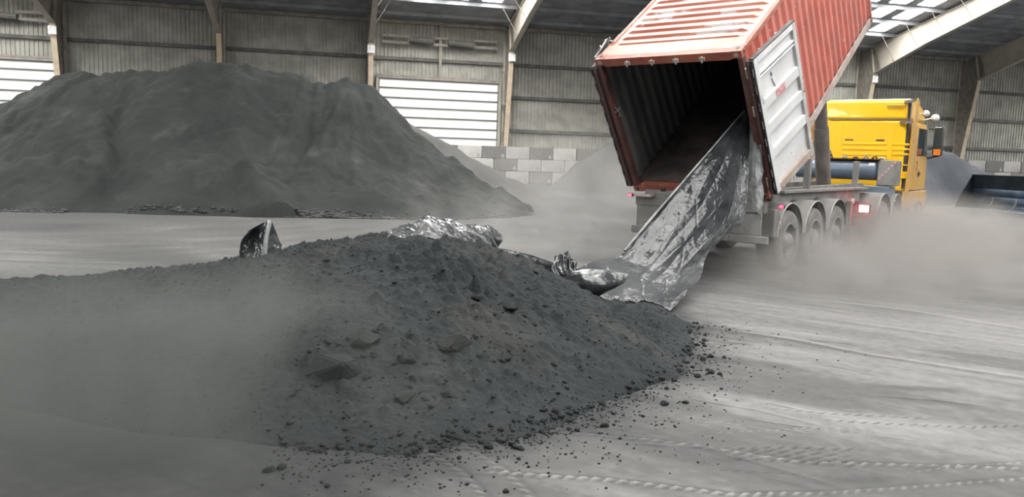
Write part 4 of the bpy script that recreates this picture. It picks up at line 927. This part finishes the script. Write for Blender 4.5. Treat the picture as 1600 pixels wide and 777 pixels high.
def sheet(name, ctrl, m, seed, amp=.03, pleat=0., pn=4., nu=120, nv=90, parent=None, f0=1.2, edge=.0, solid=.003, noedge=False, offs=None, small=0., dusty=False):
    P_ = np.array(ctrl, float); A = cr_interp(P_, np.linspace(0, len(P_) - 1, nu)); A = cr_interp(A.transpose(1, 0, 2), np.linspace(0, P_.shape[1] - 1, nv)).transpose(1, 0, 2)
    du = np.gradient(A, axis=0); dv = np.gradient(A, axis=1); Nn = np.cross(du, dv); Nn /= np.linalg.norm(Nn, axis=2, keepdims=True) + 1e-9
    lu = np.cumsum(np.linalg.norm(du, axis=2), axis=0); wv = np.cumsum(np.linalg.norm(dv, axis=2), axis=1)
    uu, vv = np.meshgrid(np.linspace(0, 1, nu), np.linspace(0, 1, nv), indexing='ij')
    wid = wv[:, -1:]; sc = np.clip(wid / .9, .03, 1)
    d = amp * crumple(lu, wv, seed, f0=f0) * sc
    if small:
        uq = np.linspace(0, 1, nu)[:, None]; low = sstep(.45, .7, uq)
        d += small * (creases(lu, wv, seed + 3, 7, f0 * 1.3) + creases(lu * .25, wv * 1.4, seed + 8, 5, f0 * 1.6, 12) * (1 - .6 * low)) * sc + small * .75 * crumple(lu, wv, seed + 13, 5, f0 * 3.2) * sc * (.06 + low * sstep(-.2, .4, fbm(lu * 1.3, wv * 1.3, 2, seed + 77)))
    if pleat: uu0, vv0 = np.meshgrid(np.linspace(0, 1, nu), np.linspace(0, 1, nv), indexing='ij'); d *= (.45 + .55 * sstep(.45, .75, uu0))
    if pleat: d += pleat * tri(vv * pn + .35 * fbm(uu * 2, vv * 2, 2, seed + 9)) * sc + pleat * .5 * tri(vv * pn * 2.3 + .3 * fbm(uu * 3, vv * 3, 2, seed + 19) + .2) * sc
    A = A + Nn * d[..., None]
    if edge:
        e = edge * fbm(lu * 3, lu * 0 + seed, 3, seed) * (sstep(.85, 1, vv) + sstep(.15, 0, vv)); A[..., 2] += e
    if offs is not None: A = offs(A)
    o = MB().grid(A).build(name, m, parent, smooth='all', fixn=False, solid=solid)
    a_ = o.data.attributes.new('dusty', 'FLOAT', 'POINT'); a_.data.foreach_set('value', ((.04 + .9 * sstep(.48, .75, uu) * (.45 + .55 * sstep(-.3, .4, fbm(lu * 1.1, wv * 1.1, 3, 5)))).ravel() if dusty else uu.ravel() * 0).astype(np.float32)); return o  # lower liner goes grey: dust, with its pale shine put into the colour
def above(A, m_=.015):
    zz = np.array([[max(znear(p[0], p[1]), 0) + m_ for p in r_] for r_ in A]); A = A.copy(); A[..., 2] = np.maximum(A[..., 2], zz); return A
yA = 12.12
rows = [
    [(1163, 173, yA), (1165, 173, yA + .01), (1166, 174, yA + .02), (1168, 175, yA + .02), (1170, 176, yA + .03)],
    [(1137, 204, 11.90), (1146, 207, 11.88), (1154, 209, 11.88), (1162, 211, 11.92), (1169, 213, 11.98)],
    [(1094, 254, 11.50), (1115, 261, 11.44), (1135, 267, 11.42), (1154, 271, 11.50), (1169, 274, 11.62)],
    [(1051, 304, 11.10), (1080, 317, 11.00), (1110, 328, 10.95), (1138, 335, 11.05), (1163, 341, 11.25)],
    [(1010, 352, 10.68), (1040, 367, 10.58), (1073, 379, 10.50), (1108, 380, 10.62), (1142, 362, 10.95)],
    [(975, 393, 10.28), (1004, 410, 10.18), (1040, 424, 10.08), (1075, 422, 10.20), (1106, 396, 10.55)],
    [(935, 407, 9.98), (966, 430, 9.80), (1006, 447, 9.68), (1050, 455, 9.75), (1093, 436, 10.0)],
    [(893, 424, 9.60), (925, 450, 9.40), (965, 468, 9.30), (1010, 477, 9.25), (1066, 466, 9.45)],
    [(862, 438, 9.40), (895, 470, 9.15), (940, 486, 9.05), (985, 493, 9.0), (1034, 490, 9.05)]]
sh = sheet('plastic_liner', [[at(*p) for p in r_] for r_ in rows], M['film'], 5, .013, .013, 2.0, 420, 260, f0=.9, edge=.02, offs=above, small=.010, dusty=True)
MB().tube([at(x_, y_, Y_ - .02) for x_, y_, Y_ in ((1163, 173, 12.12), (1137, 203, 11.90), (1094, 253, 11.50), (1051, 303, 11.10), (1010, 351, 10.68), (976, 392, 10.28))], [.006, .010, .014, .016, .018, .018], 10).build('liner_edge', M['filmgrey'], sh, smooth=True)
tag(sh, 'big glossy black plastic liner hanging from the container post down onto the heap', 'plastic sheet')
fold = sheet('liner_fold', [[at(*p) for p in r_] for r_ in (
    [(868, 440, 8.95), (900, 424, 8.95), (940, 422, 8.95), (984, 427, 8.95)], [(872, 448, 8.85), (900, 440, 8.75), (940, 440, 8.72), (975, 442, 8.8)], [(882, 458, 8.82), (910, 455, 8.72), (940, 455, 8.7), (962, 450, 8.78)], [(898, 470, 8.85), (918, 466, 8.8), (936, 462, 8.8), (950, 456, 8.85)])], M['film'], 8, .010, 0, 3, 60, 60, sh)
under = sheet('liner_hem', [[at(*p) for p in r_] for r_ in (
    [(862, 438, 9.1), (890, 458, 9.0), (930, 474, 8.9), (980, 484, 8.85), (1034, 486, 8.85)], [(866, 446, 9.0), (893, 468, 8.9), (932, 486, 8.8), (980, 495, 8.75), (1028, 494, 8.8)], [(872, 452, 9.1), (900, 476, 9.0), (940, 492, 8.95), (980, 499, 8.9), (1026, 498, 8.9)])], M['film'], 18, .012, 0, 3, 50, 70, sh)
knot = sheet('liner_peak', [[at(*p) for p in r_] for r_ in (
    [(838, 420, 9.3), (856, 412, 9.35), (877, 397, 9.4), (889, 398, 9.45), (902, 422, 9.4)], [(836, 430, 9.15), (856, 424, 9.15), (876, 414, 9.2), (888, 414, 9.3), (905, 426, 9.2)], [(845, 440, 9.05), (862, 438, 9.05), (880, 428, 9.05), (892, 430, 9.1), (915, 432, 9.1)], [(862, 450, 9.05), (875, 448, 9.05), (888, 446, 9.05), (905, 446, 9.05), (925, 440, 9.1)])], M['film'], 28, .03, .03, 4, 70, 80, sh, f0=3.)
st = sheet('plastic_strip', [[at(*p) for p in r_] for r_ in (
    [(1170, 176, 12.05), (1173, 178, 12.0), (1176, 180, 12.1)], [(1171, 205, 12.0), (1179, 210, 11.9), (1184, 212, 12.0)], [(1170, 235, 12.0), (1181, 238, 11.85), (1190, 235, 11.95)],
    [(1167, 270, 12.0), (1180, 273, 11.8), (1192, 272, 11.95)], [(1168, 300, 12.0), (1181, 303, 11.85), (1192, 302, 12.0)], [(1172, 325, 12.0), (1182, 332, 11.9), (1191, 342, 12.0)])], M['filmgrey'], 12, .03, .03, 2, 110, 50, f0=3.)
tag(st, 'narrow grey translucent plastic strip hanging beside the right container post', 'plastic sheet')
tent = empty('plastic_scrap', tuple(at(405, 402, 8.45))); bx_, by_, bz_ = tent.location
rel = lambda p: at(*p) - np.array([bx_, by_, bz_])
sheet('scrap_flap', [[rel(p) for p in r_] for r_ in ([(420, 343, 8.3), (424, 346, 8.3), (429, 356, 8.35)], [(414, 372, 8.15), (424, 374, 8.25), (437, 376, 8.35)], [(409, 403, 8.1), (428, 402, 8.2), (448, 392, 8.35)])], M['film'], 41, .022, .012, 2, 80, 80, tent, f0=5.)
sheet('scrap_flap', [[rel(p) for p in r_] for r_ in ([(387, 361, 8.4), (402, 353, 8.35), (420, 343, 8.3)], [(376, 380, 8.32), (396, 374, 8.42), (413, 374, 8.18)], [(375, 403, 8.4), (392, 404, 8.25), (410, 403, 8.12)])], M['film'], 43, .020, .008, 2, 80, 80, tent, f0=4.5)
sheet('scrap_edge', [[rel(p) for p in r_] for r_ in ([(419, 343, 8.28), (422, 343, 8.27), (425, 348, 8.3)], [(413, 372, 8.1), (416, 372, 8.08), (419, 374, 8.12)], [(408, 402, 8.05), (412, 403, 8.04), (417, 402, 8.08)])], M['filmgrey'], 44, .006, 0, 2, 40, 12, tent, f0=4.)
tag(tent, 'upright crumpled black plastic scrap poking out of the left side of the near heap crest', 'plastic sheet')
cs = sheet('plastic_sheet', [[at(*p) for p in r_] for r_ in (
    [(548, 383, 8.6), (592, 366, 8.55), (630, 353, 8.6), (672, 339, 8.6), (712, 348, 8.65), (750, 352, 8.7), (776, 359, 8.75), (785, 368, 8.8)],
    [(560, 384, 8.45), (600, 369, 8.4), (635, 360, 8.4), (675, 350, 8.35), (712, 357, 8.4), (748, 362, 8.5), (772, 370, 8.6), (783, 378, 8.65)],
    [(575, 386, 8.3), (610, 380, 8.2), (640, 376, 8.15), (676, 374, 8.12), (712, 379, 8.2), (745, 388, 8.35), (765, 392, 8.5), (779, 394, 8.6)])], M['filmmid'], 61, .017, 0, 3, 90, 240, f0=3.2, small=.012)
tag(cs, 'crumpled shiny plastic sheet along the crest of the near heap', 'plastic sheet')
rp = [at(778, 392, 9.1), at(800, 399, 9.15), at(830, 407, 9.2), at(862, 416, 9.25)]
ro = MB().tube([p + np.array([0, .05, -.02]) for p in rp], [.05, .07, .075, .06], 14).build('plastic_roll', M['film'], smooth=True)
tag(ro, 'rolled black plastic between the heap crest sheet and the big liner', 'plastic sheet')

# ================================================================== LOADER BUCKET
q0 = ground(1493, 325); q1 = ground(1600, 335); Ld = (q1 - q0); Ld[2] = 0; Ld /= np.linalg.norm(Ld); Pd = np.array([Ld[1], -Ld[0], 0]); 
if Pd[1] > 0: Pd = -Pd
bk = empty('loader_bucket', tuple(q0 - Pd * .9)); tag(bk, 'dark steel loader bucket standing on the floor at the right edge', 'loader bucket')
prof = [(.95, 0.0), (.5, .03), (.22, .12), (.05, .32), (-.02, .6), (-.02, .95), (.05, 1.55)]
Tb = lambda a, b, d: tuple(Pd * a + Ld * d + Zv * b)
outer = [(a - .05, b + (.0 if k else .0)) for k, (a, b) in enumerate(prof)]
def strip(p, d0, d1, th=.05):
    mb = MB()
    for (a0, b0_), (a1, b1_) in zip(p[:-1], p[1:]): 
        mb.add([Tb(a0, b0_, d0), Tb(a1, b1_, d0), Tb(a1, b1_, d1), Tb(a0, b0_, d1)], [(0, 1, 2, 3)])
    return mb
strip(prof[:6], 0, 5.2).build('bucket_floor', M['bucketlit'], bk, smooth='all', solid=.05)
strip(prof[5:], 0, 5.2).build('bucket_back', M['bucket'], bk, solid=.05)
MB().prism([(.95, 0), (.95, .06), (.75, .5), (.12, 1.55), (.0, 1.55), (-.05, .6), (.05, .28), (.2, .1), (.5, 0)], Tb, -.03, .03).build('bucket_side_plate', M['bucket'], bk)
MB().beam(Tb(.08, 1.56, 0), Tb(.08, 1.56, 5.2), .14, .06).build('bucket_top_edge', M['bucket'], bk)
MB().beam(Tb(.97, .03, 0), Tb(.97, .03, 5.2), .16, .05).build('cutting_edge', M['zinc'], bk)
for d in (1.2, 2.45, 3.7): MB().prism([(.45, .05), (.24, .14), (.09, .33), (.03, .58), (.06, .58), (.12, .35), (.26, .17), (.45, .08)], Tb, d, d + .06).build('bucket_wear_strip', M['zinc'], bk)

# ================================================================== DUST CLOUDS
def cloud(name, loc, size, dens, label, col=(.80, .78, .75), scale=1.4, lo=.35, hi=.75, rot=0, aniso=.1, fall=1.):
    bm = bmesh.new(); bmesh.ops.create_icosphere(bm, subdivisions=3, radius=1); me = bpy.data.meshes.new(name); bm.to_mesh(me); bm.free()
    m = bpy.data.materials.new(name + '_dust'); m.use_nodes = True; nt = m.node_tree; nd = nt.nodes; L = nt.links; nd.remove(nd['Principled BSDF']); out = nd['Material Output']
    v = nd.new('ShaderNodeVolumePrincipled'); v.inputs['Color'].default_value = (*col, 1); v.inputs['Anisotropy'].default_value = aniso; L.new(v.outputs[0], out.inputs['Volume'])
    tc = nd.new('ShaderNodeTexCoord'); ln = nd.new('ShaderNodeVectorMath'); ln.operation = 'LENGTH'; L.new(tc.outputs['Object'], ln.inputs[0])
    r = nd.new('ShaderNodeMapRange'); r.interpolation_type = 'SMOOTHERSTEP'; r.inputs[1].default_value = 1.0; r.inputs[2].default_value = .15 * fall; L.new(ln.outputs['Value'], r.inputs[0])
    g = nd.new('ShaderNodeNewGeometry'); n = nd.new('ShaderNodeTexNoise'); n.inputs['Scale'].default_value = scale; n.inputs['Detail'].default_value = 3; L.new(g.outputs['Position'], n.inputs['Vector'])
    r2 = nd.new('ShaderNodeMapRange'); r2.inputs[1].default_value = lo; r2.inputs[2].default_value = hi; L.new(n.outputs[0], r2.inputs[0])
    mu = nd.new('ShaderNodeMath'); mu.operation = 'MULTIPLY'; L.new(r.outputs[0], mu.inputs[0]); L.new(r2.outputs[0], mu.inputs[1])
    m2 = nd.new('ShaderNodeMath'); m2.operation = 'MULTIPLY'; m2.inputs[1].default_value = dens; L.new(mu.outputs[0], m2.inputs[0]); L.new(m2.outputs[0], v.inputs['Density'])
    me.materials.append(m); o = bpy.data.objects.new(name, me); C.objects.link(o); o.location = loc; o.scale = size; o.rotation_euler = (0, 0, rot); tag(o, label, 'dust cloud', kind='stuff'); return o
VR = pi / 2 - HA
cloud('dust_cloud', tuple(vp(1.6, -1.5, .1)), (5.2, 3.0, 1.15), 2.1, 'grey dust boiling along the floor beside the trailer wheels', rot=VR, col=(.47, .455, .44))
cloud('dust_cloud', tuple(vp(6.6, -1.0, .2)), (4.3, 2.9, 1.35), 2.8, 'pale dust cloud around the tractor wheels and tail lamp', rot=VR, col=(.50, .48, .46))
cloud('dust_cloud', tuple(vp(-1.2, 3.5, .3)), (3.6, 4.0, 1.5), .35, 'thin dust hanging on the floor behind the trailer tail', rot=VR, col=(.50, .49, .48))
cloud('dust_cloud', (-2.5, 5.0, .3), (2.9, 2.5, 1.0), 1.5, 'dust drifting over the left front of the near heap', col=(.235, .25, .235), scale=1.0)
cloud('dust_cloud', (2.5, 31, .5), (8.5, 9.0, 3.2), .11, 'thin dust haze between the heaps in front of the block wall', col=(.6, .59, .575), scale=.5)
scene.cycles.volume_step_rate = 2.0; scene.cycles.volume_max_steps = 96; scene.cycles.volume_bounces = 1
scene.cycles.max_bounces = 6; scene.cycles.diffuse_bounces = 4; scene.cycles.glossy_bounces = 3
